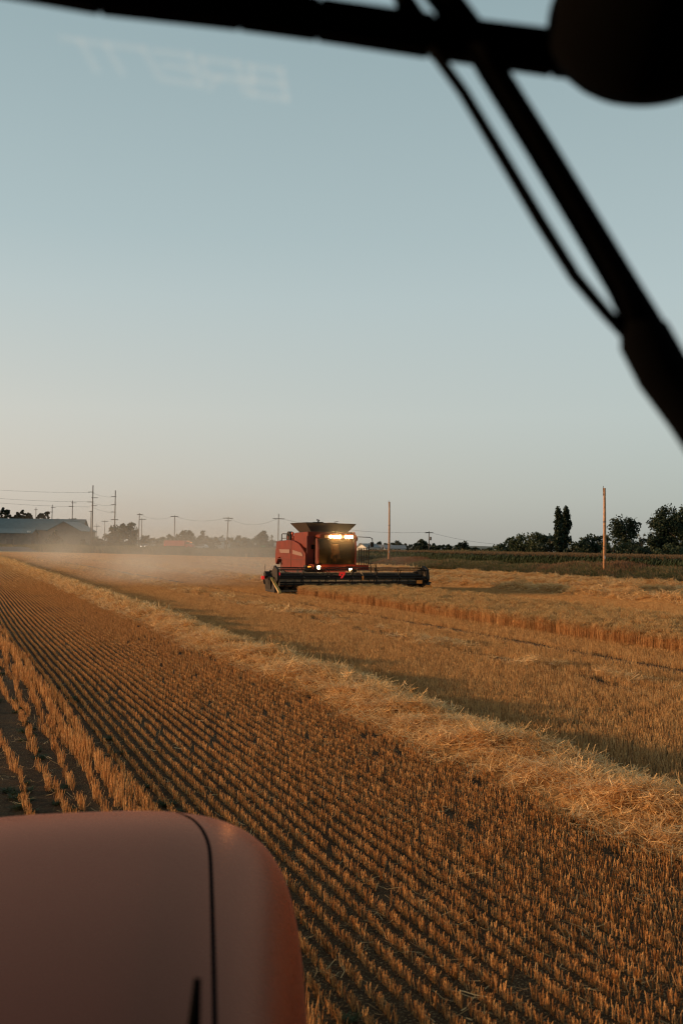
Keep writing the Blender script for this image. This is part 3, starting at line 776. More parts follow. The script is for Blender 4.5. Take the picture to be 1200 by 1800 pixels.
tree('conifer', 'small pointed conifer between the open-crowned tree and the big one', 1143, 175, 939, 22, 'leaf_conifer', 60, 30)
tree('open', 'big dark cottonwood with tall upright crown', 1168, 168, 883, 66, 'leaf_dark', 140, 60, low=.08)
tree('open', 'tall dark tree cut by the right picture edge', 1206, 166, 881, 66, 'leaf_dark', 140, 60, low=.08)
tree('bush', 'dusty green bush below the big cottonwood', 1175, 160, 951, 56, 'leaf_mid', 50, 40, low=.0)
tree('bush', 'low dark bush left of the small conifer', 1122, 165, 950, 60, 'leaf_dark', 44, 40, low=.0)
tree('bush', 'low dark bush between the round tree and the wooden pole', 1008, 200, 952, 54, 'leaf_dark', 40, 40, low=.0)
tree('round', 'tall dark tree beyond the picture edge', 1240, 165, 890, 60, 'leaf_dark', 70, 40, low=.1)
# centre right
tree('round', 'dark round tree standing alone left of the belt', 812, 240, 951, 42, 'leaf_dark', 60, 44, low=.0)
tree('bush', 'low dark bush left of the lone round tree', 790, 330, 957, 10, 'leaf_dark', 20, 30, low=.0)
tree('round', 'dark tree in front of the small transformer pole', 742, 300, 947, 26, 'leaf_dark', 46, 40, low=.0)
tree('bush', 'low shrub right of the lone round tree', 838, 262, 961, 26, 'leaf_dark', 30, 34, low=.0)
tree('bush', 'small shrub at the foot of the belt of trees', 858, 268, 963, 26, 'leaf_mid', 30, 34, low=.0)
TG = 'small far trees behind the white houses'
for i, (px, top, w) in enumerate([(655, 954, 16), (668, 952, 14), (682, 955, 16), (695, 950, 14), (708, 955, 18), (720, 957, 16), (732, 954, 12), (758, 955, 14), (771, 957, 16), (784, 958, 12), (640, 955, 14)]):
    tree('round', ['small far tree just right of the combine mirror', 'small far tree left of the bare pole near the combine', 'small far tree directly behind the bare wooden pole', 'taller small far tree just right of the bare wooden pole', 'small far tree right of the grey-roofed house', 'low far tree halfway between the bare pole and the transformer pole', 'low far tree left of the tree with the transformer pole', 'low far tree right of the transformer pole', 'low far tree behind the house with the pointed gable', 'lowest far tree left of the lone round tree', 'small far tree beside the combine railing'][i], px, 420 + 6*(i % 4), top, w*1.5, 'leaf_dark', 18, 34, low=.0, group=TG)
# centre left
tree('round', 'dark rounded tree beside the combine, behind the green street sign', 460, 300, 932, 30, 'leaf_dark', 60, 46, low=.0)
tree('twiggy', 'bare twiggy tree just left of the combine', 478, 305, 941, 18, 'leaf_grey', 22, 8, low=.1)
tree('round', 'low wide tree left of the dark rounded one', 424, 320, 941, 46, 'leaf_mid', 50, 40, low=.0)
tree('round', 'dark tree left of the red truck cab', 326, 345, 931, 30, 'leaf_dark', 50, 42, low=.0)
tree('round', 'dark tree with two tops behind the red truck', 352, 345, 932, 22, 'leaf_dark', 44, 42, low=.0)
LG = 'small far trees behind the road'
for i, (px, top, w) in enumerate([(368, 942, 13), (381, 944, 12), (392, 942, 14), (404, 944, 12), (338, 942, 14), (300, 938, 26), (282, 944, 22), (268, 946, 20), (255, 940, 18), (312, 944, 20), (440, 946, 20), (484, 950, 16), (500, 950, 20)]):
    tree('round', ['small tree above the white house right of the red truck', 'small tree between the white house and the long white building', 'small tree behind the foot of the leaning pole', 'small tree right of the leaning pole', 'small tree left of the dark tree behind the truck cab', 'wide hazy tree left of the slim crossarm pole', 'hazy tree between the weathered pole and the slim pole', 'hazy tree above the car with lit headlights', 'hazy tree right of the weathered pole', 'small tree at the foot of the slim crossarm pole', 'wide low tree left of the green street sign', 'small low tree behind the pole beside the combine', 'low tree partly hidden by the combine engine cover'][i], px, 430 + 7*(i % 4), top, w*1.4, 'leaf_mid', 20, 34, low=.0, group=LG)
tree('round', 'big leafy tree right of the tall steel-armed pole', 202, 395, 923, 38, 'leaf_mid', 60, 44, low=.0)
tree('round', 'big grey-green tree with a gap at its top, nearest the barn', 226, 390, 917, 34, 'leaf_mid', 60, 44, low=.0)
tree('bush', 'low bush at the right end of the barn', 170, 398, 942, 34, 'leaf_mid', 34, 36, low=.0)
tree('bush', 'dark bush against the barn wall', 95, 396, 934, 30, 'leaf_dark', 40, 36, low=.0)
tree('bush', 'small dark bush by the gable end of the barn', 146, 396, 944, 14, 'leaf_dark', 20, 30, low=.0)
for px, top, w, lb in ((5, 893, 8, 'leftmost spiky conifer behind the barn roof'), (13, 897, 12, 'second spiky conifer behind the barn roof'), (30, 901, 14, 'short conifer behind the left of the barn roof'), (39, 897, 14, 'tallest conifer behind the middle of the barn roof'), (50, 902, 12, 'blunt conifer right of the tallest behind the barn'), (72, 903, 16, 'loose conifer behind the barn roof between two poles'), (83, 900, 12, 'conifer behind the barn roof beside the thin pole')):
    tree('conifer', lb, px, 470, top, w*3.0, 'leaf_conifer', 60, 34)
for i, px in enumerate((60, 100, 118, 135)):
    tree('round', ['rounded treetop above the barn ridge at the conifers', 'rounded treetop above the barn ridge left of the gable', 'rounded treetop above the barn gable peak', 'rounded treetop above the right slope of the barn gable'][i], px, 468, 911, 22, 'leaf_conifer', 26, 34, low=.0, group='treetops above the barn ridge')

# ------------------------------------------------------------------ poles and cables
def pole(label, px, Y, top, r=.16, arms=(), lean=0., mt='pole_grey', name='utility_pole', gear=False):
    X = xat(px, Y); H = zat(px, top, Y); t = empty(name, (X, Y, 0)); tag(t, label, 'pole')
    b = MB(); b.tube([(lean*H*-1, 0, -.3), (0, 0, H)], [r, r*.62], 10); b.build('shaft', M[mt], t, smooth=True)
    for (py, left, right, th) in arms:
        z = zat(px, py, Y); m = Y / F
        a = MB(); a.box(-left*m, right*m, -.06 - r, .06 - r, z - th, z + th); ao = a.build('crossarm', M[mt], t)
        for sx in ((-left*m + .1), (right*m - .1), (-left*m*.45), (right*m*.45)):
            if abs(sx) > .4:
                i_ = MB(); i_.tube([(sx, -r, z + th), (sx, -r, z + th + .18)], [.06, .04], 6); i_.build('insulator', M['ceramic'], ao)
    if gear:
        g = MB(); g.cyl('z', (.45, -.1), .28, H - 2.6, H - 1.6, 12); g.build('transformer', M['pole_grey'], t)
    return t
P1 = pole('tallest power pole, with staggered arms, rising behind the barn gable', 162, 400, 853, .30, ((865, 8, 2, .10), (875, 2, 9, .10), (882.5, 9, 2, .12), (889, 2, 8, .10)))
P1b = pole('plain pole standing close against the tallest pole', 159.5, 396, 898, .22, ((899, 3, 3, .1),))
P2 = pole('tall power pole with four arms above the leafy tree', 201.5, 400, 862, .28, ((873, 7, 2, .10), (887, 7, 2, .10), (900, 7, 2, .10), (913.5, 7, 6, .14)))
P3 = pole('power pole rising behind the barn ridge at the gable', 126.5, 440, 880, .24, ((890, 6, 2, .1), (884, 2, 7, .1)))
P4 = pole('thinner power pole behind the middle of the barn roof', 91, 470, 887, .24, ((892, 2, 6, .1), (900, 5, 2, .1)))
P5 = pole('shortest of the three poles behind the barn roof', 62.5, 500, 892, .22, ((896, 3, 3, .1),))
pole('far thin pole with high crossarm just left of the leafy tree', 184, 560, 915, .2, ((916.5, 6, 6, .14),))
pole('far thin pole between the tall pole and the leafy tree', 170, 600, 920, .2, ((925, 6, 6, .14),))
P8 = pole('weathered pole with short crossarm right of the big grey-green tree', 244.5, 340, 902, .2, ((904.5, 4, 6, .12),), lean=.015)
pole('fainter pole directly behind the weathered one', 249, 430, 911, .2, ((913, 5, 7, .12),))
P10 = pole('slim pole with one wide crossarm above the red truck', 306.5, 380, 906, .2, ((908, 7, 6, .12),))
P11 = pole('leaning pole with two crossarms in the middle distance', 401, 360, 908.5, .22, ((911, 9, 8, .12), (915.5, 6, 6, .10)), lean=.05)
P12 = pole('pole with one long crossarm just left of the combine', 489, 290, 903, .18, ((912, 10, 10, .11),), lean=.005)
P15 = pole('small pole with transformer among the far trees', 753.5, 290, 934, .18, ((936.5, 7, 7, .12),), gear=True)
def bare_pole(label, px, Y, top, topx):
    t = empty('wooden_pole', (xat(px, Y), Y, 0)); tag(t, label, 'pole')
    H = zat(topx, top, Y); dx = 0
    b = MB(); b.tube([(0, 0, -.4), (.02, 0, H*.5), (dx, 0, H)], [.17, .15, .115], 12); b.build('shaft', M['pole_wood'], t, smooth=True)
    b = MB(); b.tube([(-.10, 0, H - .55), (-.13, 0, H - .2), (-.13, 0, H + .22)], [.03, .035, .03], 6); b.build('top_pin', M['pole_grey'], t)
    b = MB(); b.box(-.14, -.06, -.05, .05, H-.75, H-.5); b.build('bracket', M['pole_grey'], t)
    b = MB(); b.cyl('z', (0, 0), .158, H*.62, H*.62 + .08, 12); b.build('band', M['pole_grey'], t); b = MB(); b.cyl('z', (0, 0), .165, H*.35, H*.35 + .06, 12); b.build('band', M['pole_grey'], t)
    b = MB(); b.box(-.05, .05, -.185, -.165, 1.9, 2.2); b.build('tag_plate', M['sign_white'], t)
bare_pole('bare orange-brown wooden pole just right of the combine', 683.5, 158, 882, 685)
bare_pole('bare orange-brown wooden pole in front of the right-hand trees', 1061.5, 97, 858, 1063.5)
def cable(label, a, b_, sag, r=.035, grp=None):
    p = []
    a = Vector(a); b_ = Vector(b_)
    for i in range(25):
        s = i/24; q = a.lerp(b_, s); q.z -= sag*4*s*(1-s); p.append(q)
    m = MB(); m.tube(p, r, 4); o = m.build('cable', M['wire']); tag(o, label, 'cable', grp); return o
cg = 'overhead cables'
for (y0, y1, lb) in ((858, 865.5, 'highest overhead cable entering from the left to the tallest pole'), (872, 882, 'middle overhead cable entering from the left to the tallest pole'), (879, 891, 'lowest overhead cable entering from the left to the tallest pole')):
    cable(lb, at(-90, y0 - 4, 395), at(158, y1, 399.6), .8)
for k, (y0, y1) in enumerate(((866, 874), (884, 888), (891, 901))):
    cable(['top','middle','lower'][k] + ' cable between the two tall poles', at(162, y0, 399.6), at(200, y1, 399.6), .5, .03)
cable('thin cable from the slim pole to the leaning pole', at(306, 907, 380), at(401, 909.5, 360), 1.6, .03)
cable('thin cable from the leaning pole to the one beside the combine', at(402, 910, 360), at(489, 911, 290), 2.2, .03)
cable('thin cable behind the combine to the small transformer pole', at(490, 911, 290), at(753, 935.5, 290), 1.5, .028)
cable('thin cable from the transformer pole to the right', at(754, 935.5, 290), at(1000, 950, 330), 2.5, .028)
cable('thin cable from the weathered pole to the slim pole', at(245, 904, 340), at(306, 907, 380), 1.4, .03)

# ------------------------------------------------------------------ far buildings
def gable(name, label, cat, c, yaw, L, Wd, eave, ridge, wall, roof, windows=(), door=None, over=.5):
    """long side along local x, gable ends at +-L/2; front is local -y"""
    t = empty(name, (c[0], c[1], 0), yaw); tag(t, label, cat)
    b = MB(); h = Wd/2
    b.prism([(-h, -.2), (h, -.2), (h, eave), (0, ridge), (-h, eave)], 'x', -L/2, L/2); b.build('wall', M[wall], t)
    r = MB(); th = .25
    for s in (-1, 1):
        q = (h + over)*s; ze = eave - (ridge-eave)*over/h
        p = [(-L/2-over, 0, ridge+.02), (L/2+over, 0, ridge+.02), (L/2+over, q, ze+.02), (-L/2-over, q, ze+.02)]
        r.hexa(p + [(x_, y_, z_+th) for x_, y_, z_ in p])
    r.build('roof', M[roof], t)
    for (x0, x1, z0, z1) in windows:
        w = MB(); w.box(x0, x1, -h-.10, -h+.02, z0, z1); wo_ = w.build('window', M['white_wall'], t)
        w = MB(); w.box(x0+.12, x1-.12, -h-.13, -h-.101, z0+.12, z1-.12); w.build('pane', M['pane'], wo_)
    if door:
        w = MB(); w.box(door[0], door[1], -h-.08, -h+.02, -.1, door[2]); w.build('door', M[door[3]], t)
    return t
# barn with its gable end towards the right
gb = at(60, 950, 415)
gable('barn', 'long low barn with blue-grey metal roof and brown walls', 'barn', (xat(62, 425), 425), R_(2), 42, 14, zat(60, 931, 418), zat(60, 913, 425), 'concrete', 'roof_teal',
      windows=((-8, -6, 3.5, 5), (-3, -1, 3.5, 5), (8, 10, 3.5, 5)), door=(-12.5, -9.5, 5.2, 'roof_brown'))
g2 = gable('barn', 'cross wing of the barn showing its pale gable end', 'barn', (xat(127, 412), 412), R_(90 - 4), 20, 13.4, zat(127, 933, 402), zat(127, 917.5, 402), 'concrete', 'roof_teal')
gable('shed', 'low lean-to shed at the left picture edge in front of the barn', 'shed', (xat(5, 408), 408), R_(1), 26, 9, zat(5, 937, 404), zat(5, 930, 408), 'concrete', 'roof_teal', door=(3, 5.5, 4.5, 'pane'))
b = MB(); b.box(-.6, .6, -.5, .5, 0, zat(50, 933, 405)); o = b.build('silo_post', M['white_wall']); o.location = (xat(51, 404.5), 404.5, 0); tag(o, 'pale upright tank post against the barn front', 'post')
for i, (px, Y, w, e, rdg, rf, yaw, lb) in enumerate((
    (376, 440, 9, 951, 946, 'roof_grey', 5, 'small white house with grey roof behind the road, right of the truck'),
    (398, 452, 15, 954, 951, 'roof_grey', -3, 'long low white building right of the small house'),
    (352, 455, 10, 955, 950.5, 'roof_grey', 8, 'white house partly behind the red truck'),
    (267, 450, 12, 955, 951, 'roof_grey', -6, 'pale house behind the car with lit headlights'),
    (647, 400, 6.5, 962.5, 956.5, 'roof_grey', 35, 'white gabled house right next to the combine railing'),
    (675, 410, 6, 963.5, 958.5, 'roof_grey', -20, 'white house left of the near wooden pole base'),
    (693, 395, 8, 964.5, 959.5, 'roof_grey', 4, 'grey-roofed house right of the bare wooden pole'),
    (758, 470, 7, 966, 962, 'roof_grey', 0, 'small pale house right of the transformer pole'),
    (773, 430, 4, 966, 960, 'roof_brown', 80, 'white house with a steep pointed gable before the hills'))):
    X = xat(px, Y); gable('house', lb, 'house', (X, Y), R_(yaw), w, 6.5, zat(px, e, Y), zat(px, rdg, Y), 'white_wall', rf,
                          windows=((-w*.3, -w*.3+1.2, 1.0, 2.2), (w*.1, w*.1+1.2, 1.0, 2.2)), door=(-.5, .5, 2.1, 'roof_brown'), over=.4)

# ------------------------------------------------------------------ vehicles on the far road
def road_pt(px, off=0):                                      # on the road, where column px crosses it
    k = (px - 600)/F
    t_ = (k*RA[1] - RA[0]) / (rdv[0] - k*rdv[1]); p = np.array(RA) + rdv*t_ + rn*off; return p
def wheel(b, x, y, r, w, n=16): b.cyl('y', (x, r), r, y - w/2, y + w/2, n)
def car(label, px, off, yaw, body, lit, name='parked_car', cat='car', van=False):
    p = road_pt(px, off); t = empty(name, (p[0], p[1], 1.504), yaw); tag(t, label, cat)
    L = 2.3; W = .9
    prof = [(-L, .45), (-L, .85), (-L*.55, 1.0), (-L*.25, 1.5 if not van else 1.85), (L*.55, 1.5 if not van else 1.9), (L*.9, 1.05), (L, .95), (L, .4), (-L*.9, .3)]
    b = MB(); b.prism(prof, 'y', -W, W); b.build('body', M[body], t, bevel=.06)
    b = MB(); b.prism([(-L*.50, 1.03), (-L*.24, 1.45), (L*.5, 1.45), (L*.72, 1.05)], 'y', -W-.012, W+.012); b.build('window', M['pane'], t)
    b = MB(); b.hexa([(-L*.555, -.72, 1.03), (-L*.545, .72, 1.03), (-L*.53, .72, 1.03), (-L*.53, -.72, 1.03), (-L*.285, -.68, 1.46), (-L*.275, .68, 1.46), (-L*.26, .68, 1.46), (-L*.26, -.68, 1.46)]); b.build('windscreen', M['pane'], t)
    for sx in (-L*.62, L*.6):
        for sy in (-W+.1, W-.1):
            b = MB(); wheel(b, sx, sy, .33, .22); b.build('wheel', M['rubber'], t)
    for sy in (-.65, .65):
        b = MB(); b.cyl('x', (sy, .72), .15 if lit else .1, -L-.03, -L+.02, 12); b.build('headlight', M['lamp_white'] if lit else M['chrome'], t)
    return t
toward = math.pi/2 - .35
car('oncoming car with both headlights lit on the far road', 257.5, 0, toward + .15, 'car_dark', True, 'oncoming_car')
car('white car with lit lamps just right of the red truck', 352, 1.2, math.atan2(rdv[1], rdv[0]), 'car_white', False, 'white_car')
# red truck with box body
p = road_pt(318, -.6); t = empty('red_truck', (p[0], p[1], 1.504), math.atan2(rdv[1], rdv[0])); tag(t, 'long red truck seen through the dust on the far road', 'truck')
b = MB(); b.box(-5.2, 2.6, -1.2, 1.2, .95, 2.75); b.build('cargo_box', M['truck_red'], t, bevel=.05)
b = MB(); b.box(-5.4, 5.0, -.5, .5, .6, .93); b.build('chassis', M['black'], t)
b = MB(); b.prism([(2.8, .55), (5.2, .55), (5.2, 1.35), (4.3, 1.5), (4.0, 2.5), (2.8, 2.5)], 'y', -1.1, 1.1); b.build('cab', M['truck_red'], t, bevel=.06)
b = MB(); b.prism([(3.0, 1.6), (4.2, 1.6), (3.93, 2.3), (3.0, 2.3)], 'y', -1.12, 1.12); b.build('window', M['pane'], t)
for sx in (-4.3, -3.2, 4.1):
    for sy in (-1.0, 1.0):
        b = MB(); wheel(b, sx, sy, .5, .3); b.build('wheel', M['rubber'], t)
for sx in (-4.9, 3.6):
    b = MB(); b.box(sx, sx+.35, -1.24, -1.205, 1.0, 1.3); b.build('side_light', M['decal'] if sx > 0 else M['redlens'], t)
b = MB(); b.box(4.6, 5.0, -1.0, -.6, 2.0, 2.2); b.box(3.1, 3.7, -.5, .5, 2.52, 2.66); b.build('roof_light', M['amber'], t)
# street sign and board
p = at(463, 968, 262); t = empty('street_sign', (p.x, 262, 0)); tag(t, 'small green street name sign on a thin post beside the far road', 'sign')
z = zat(463, 960, 262)
b = MB(); b.tube([(0, 0, 0), (0, 0, z + .2)], .04, 6); b.build('post', M['pole_grey'], t)
b = MB(); b.box(-.55, .55, -.075, -.045, z - .14, z + .14); b.build('sign_plate', M['sign_green'], t)
p = at(485, 968, 268); t = empty('notice_board', (p.x, 268, 0)); tag(t, 'pale square board on two posts left of the combine', 'sign'); z = zat(485, 957, 268)
b = MB(); b.box(-.55, .55, -.06, 0, z - .5, z + .5); b.build('board', M['sign_white'], t)
for sx in (-.4, .4):
    b = MB(); b.tube([(sx, .05, 0), (sx, .05, z + .3)], .04, 6); b.build('post', M['pole_grey'], t)

# ------------------------------------------------------------------ combine harvester
# local frame: x to the picture's right, y back away from the viewer, z up; origin on the ground under the cutter
cp = UV(COMB_U, COMB_V)
C = empty('combine_harvester', (cp[0], cp[1], 0), A)
tag(C, 'red combine harvester with lit work lamps cutting the wheat strip', 'combine harvester')
# body flank shields
def flank(x0, x1, name='side_shield', lab=None):
    prof = [(2.95, 1.35), (4.3, 1.35), (4.35, 1.45), (7.4, 1.38), (7.55, 1.75), (7.95, 2.05), (8.5, 2.0), (8.8, 1.65), (8.95, 1.55), (9.1, 1.8), (9.1, 2.3), (8.85, 3.12), (6.4, 3.2), (5.3, 3.15), (4.2, 2.95), (3.4, 2.6), (2.95, 2.35)]
    b = MB(); b.prism(prof, 'x', x0, x1); return b.build(name, M['red'], C, bevel=.04)
f1 = flank(-1.72, -1.45)
b = MB(); b.box(-1.735, -1.70, 5.62, 5.68, 1.42, 3.15); b.build('shield_seam', M['black'], f1)
b = MB(); b.prism([(5.95, 2.34), (7.9, 2.34), (8.2, 2.58), (5.95, 2.58)], 'x', -1.75, -1.718); b.build('decal_stripe', M['decal'], f1)
b = MB(); b.prism([(3.3, 2.16), (5.35, 2.30), (5.35, 2.56), (3.5, 2.38)], 'x', -1.75, -1.718); b.build('decal_stripe', M['decal'], f1)
b = MB(); b.box(-1.76, -1.69, 3.0, 8.9, 1.93, 1.97); b.build('shield_crease', M['red_dark'], f1)
flank(1.45, 1.72)
b = MB(); b.box(-1.44, 1.44, 3.0, 8.8, 1.1, 3.05); b.build('body', M['red_dark'], C)
b = MB(); b.prism([(3.0, 2.6), (5.6, 3.1), (5.6, 3.66), (3.0, 3.72)], 'x', -1.55, 1.5); b.build('grain_tank', M['red'], C, bevel=.05)
b = MB(); b.box(-1.2, 1.2, 5.9, 8.4, 3.06, 3.5); b.build('engine_cover', M['red_dark'], C, bevel=.08)
b = MB(); b.cyl('x', (7.15, 3.35), .42, -1.45, -1.21, 24); sc_ = b.build('air_screen', M['black'], C)
b = MB(); b.cyl('x', (7.15, 3.35), .12, -1.48, -1.455, 12); b.build('screen_hub', M['red'], sc_)
b = MB(); b.prism([(5.5, 3.1), (6.1, 3.1), (6.1, 3.62), (5.5, 3.62)], 'x', -1.42, -.9); b.build('cooler_box', M['red'], C, bevel=.03)
# flared tank extension, open at the top
b = MB()
lo = [(-1.15, 3.35, 3.70), (1.22, 3.35, 3.70), (1.22, 5.6, 3.70), (-1.15, 5.6, 3.70)]
hi = [(-1.62, 3.05, 4.27), (1.68, 3.05, 4.22), (1.62, 6.1, 4.22), (-1.62, 6.1, 4.27)]
tp = [M['tank']]
for i in range(4):
    j = (i+1) % 4; b = MB(); c0 = Vector((.03, 4.5, 4)); 
    q = [Vector(lo[i]), Vector(lo[j]), Vector(hi[j]), Vector(hi[i])]
    nrm = (q[1]-q[0]).cross(q[2]-q[0]).normalized()*.03
    b.hexa([tuple(v) for v in (q[0], q[1], q[1]+nrm, q[0]+nrm)] + [tuple(v) for v in (q[3], q[2], q[2]+nrm, q[3]+nrm)]); b.build('tank_extension_panel', M['tank'], C)
b = MB()
for i in range(4): b.tube([hi[i], hi[(i+1) % 4]], .028, 6)
b.build('tank_rim', M['black'], C)
b = MB(); b.tube([(-.3, 4.6, 3.8), (-.3, 4.6, 4.36)], .09, 8); b.tube([(-.65, 4.6, 4.31), (.05, 4.6, 4.33)], .05, 6); b.tube([(-.3, 4.6, 4.36), (-.22, 4.6, 4.47), (-.38, 4.6, 4.5)], .05, 6); b.build('bubble_auger', M['black'], C)
b = MB(); b.box(.35, .95, 4.4, 4.7, 4.22, 4.33); b.build('camera_box', M['tan'], C)
b = MB(); b.tube([(.4, 3.4, 4.2), (.4, 3.4, 4.36), (.62, 3.4, 4.38)], .02, 6); b.build('antenna', M['black'], C)
# unloading auger folded back along the side
b = MB(); b.tube([(1.75, 3.3, 3.3), (1.75, 9.6, 3.05)], .20, 12); b.build('unloading_auger', M['red'], C, smooth=True)
# cab
b = MB()
b.prism([(-1.02, 3.30), (1.32, 3.30), (1.38, 3.38), (1.34, 3.53), (1.2, 3.58), (-.95, 3.58), (-1.08, 3.5), (-1.1, 3.38)], 'y', 2.05, 3.6); b.build('cab_roof', M['red'], C, bevel=.03)
b = MB(); b.box(-.78, 1.12, 1.99, 2.06, 3.33, 3.50); b.build('lamp_visor', M['tan'], C)
b = MB(); b.prism([(2.62, 1.74), (2.28, 1.74), (2.18, 2.6), (2.3, 3.29), (2.62, 3.29)], 'x', -1.16, -1.06); b.build('cab_post', M['red_dark'], C)
b = MB(); b.prism([(2.62, 1.74), (2.28, 1.74), (2.18, 2.6), (2.3, 3.29), (2.62, 3.29)], 'x', 1.33, 1.42); b.build('cab_post', M['red_dark'], C)
b = MB(); nseg = 10
for i in range(nseg):
    for j in range(5):
        def g_(i_, j_):
            s = i_/nseg; z = 1.76 + 1.52*j_/5; x = -1.05 + 2.37*s
            return (x, 2.32 - .26*math.sin(math.pi*s)**.6 - .10*math.sin(math.pi*j_/5*.8), z)
        k0 = [g_(i, j), g_(i+1, j), g_(i+1, j+1), g_(i, j+1)]; b.add(k0, [(0, 1, 2, 3)])
b.build('windscreen', M['cab_glass'], C, smooth=True, fix=False)
b = MB(); b.add([(-1.15, 2.63, 1.80), (-1.15, 3.0, 1.80), (-1.15, 3.0, 3.25), (-1.15, 2.63, 3.25)], [(0, 1, 2, 3)]); b.build('side_window', M['cab_glass'], C, fix=False)
b = MB(); b.box(-1.1, 1.36, 2.98, 3.04, 1.74, 3.30); b.box(-1.08, 1.36, 2.35, 3.0, 1.68, 1.755); b.build('cab_interior', M['black'], C)
b = MB(); b.box(-.1, .42, 2.62, 2.72, 2.15, 2.95); b.box(-.1, .42, 2.4, 2.8, 2.05, 2.2); b.box(.02, .3, 2.5, 2.7, 1.76, 2.05); b.build('operator_seat', M['tan'], C, bevel=.03)
b = MB(); b.tube([(.16, 2.30, 1.76), (.16, 2.38, 2.25)], .035, 6); b.cyl('z', (.16, 2.40), .2, 2.25, 2.28, 16); b.build('steering_wheel', M['black'], C)
b = MB(); b.tube([(.1, 2.12, 1.80), (.35, 2.10, 2.5)], .014, 4); b.build('wiper', M['black'], C)
b = MB(); b.box(-1.5, 1.45, 2.3, 2.98, 1.40, 1.70); b.build('front_frame', M['red'], C, bevel=.03)
b = MB(); b.box(-1.62, -1.17, 2.92, 3.0, 1.7, 3.45); b.build('front_panel', M['red_dark'], C)
# platform, rail, ladder on the picture's right
b = MB(); b.box(1.46, 2.28, 2.3, 3.6, 1.46, 1.58); b.box(1.46, 2.28, 2.26, 2.34, 1.36, 1.66); b.build('platform', M['red'], C)
b = MB()
for x_ in (1.62, 1.86, 1.98, 2.10, 2.26): b.tube([(x_, 2.32, 1.6), (x_ + (.04 if x_ > 2.2 else 0), 2.32, 2.72 if x_ < 2.2 else 2.9)], .022 if x_ < 2.2 else .035, 6)
b.tube([(1.5, 2.32, 2.72), (2.28, 2.32, 2.72)], .024, 6); b.tube([(1.5, 2.32, 2.16), (2.28, 2.32, 2.16)], .02, 6)
b.tube([(2.28, 2.32, 2.72), (2.28, 3.6, 2.72), (2.28, 3.6, 1.6)], .024, 6); b.build('hand_rail', M['black'], C)
b = MB()
for x_ in (2.42, 2.78): b.tube([(x_, 2.35, 1.72), (x_ + .08, 2.3, .75)], .028, 6)
for z_ in (.85, 1.1, 1.35, 1.6): b.tube([(2.42, 2.33, z_), (2.84, 2.33, z_)], .022, 6)
b.tube([(2.28, 2.32, 1.72), (2.62, 2.32, 1.74), (2.78, 2.35, 1.72)], .025, 6); b.build('ladder', M['black'], C)
# mirrors and beacons
b = MB(); b.tube([(1.38, 2.2, 3.42), (2.25, 2.1, 3.40), (2.42, 2.08, 3.32), (2.45, 2.08, 3.02)], .026, 6); ma = b.build('mirror_arm', M['black'], C)
b = MB(); b.box(2.30, 2.52, 2.04, 2.12, 2.80, 3.10); b.build('mirror', M['black'], C, bevel=.02)
b = MB(); b.sphere((1.5, 2.9, 3.62), .10, sz=1.2); b.tube([(1.5, 2.9, 3.3), (1.5, 2.9, 3.55)], .03, 6); b.build('beacon', M['beacon'], C, smooth=True)
b = MB(); b.sphere((-1.56, 5.9, 3.62), .09, sz=1.2); b.tube([(-1.56, 5.9, 3.1), (-1.56, 5.9, 3.55)], .03, 6); b.build('beacon', M['beacon'], C, smooth=True)
b = MB(); b.tube([(-1.5, 8.4, 3.1), (-1.5, 8.4, 3.55), (-1.5, 8.2, 3.62), (-1.5, 7.2, 3.6), (-1.5, 6.9, 3.45)], .03, 6); b.tube([(-1.5, 8.4, 3.32), (-1.5, 7.5, 3.32)], .022, 6); b.build('service_rail', M['black'], C)
b = MB(); b.box(-1.36, -1.2, 2.72, 2.85, 2.62, 2.9); b.build('side_mirror', M['black_soft'], C)
# lamps
for x_ in (-.42, -.17, .02, .20):
    b = MB(); b.cyl('y', (x_, 3.405), .088, 1.955, 2.0, 14); b.build('work_lamp', M['lamp_hot'], C)
for x_ in (.60, .80, 1.0):
    b = MB(); b.cyl('y', (x_, 3.40), .078, 1.955, 2.0, 14); b.build('work_lamp', M['lamp_warm'], C)
for (x_, z_, r_) in ((-1.12, 1.50, .10), (.98, 1.38, .085)):
    b = MB(); b.box(x_-r_-.04, x_+r_+.04, 2.12, 2.28, z_-r_-.04, z_+r_+.04); h_ = b.build('lamp_housing', M['black'], C)
    b = MB(); b.cyl('y', (x_, z_), r_, 2.07, 2.119, 16); b.build('headlight', M['lamp_hot'], h_)
b = MB(); b.box(.85, 1.75, 2.2, 2.26, 1.47, 1.52); b.build('chrome_bar', M['chrome'], C)
b = MB(); b.box(-1.86, -1.30, 2.45, 2.8, 1.30, 1.62); mk = b.build('marker_housing', M['black'], C)
b = MB(); b.box(-1.72, -1.46, 2.41, 2.449, 1.50, 1.58); b.build('marker_lamp', M['amber'], mk)
b = MB(); b.cyl('y', (-1.5, 1.62), .07, 8.3, 8.34, 10); b.build('rear_lamp', M['chrome'], C)
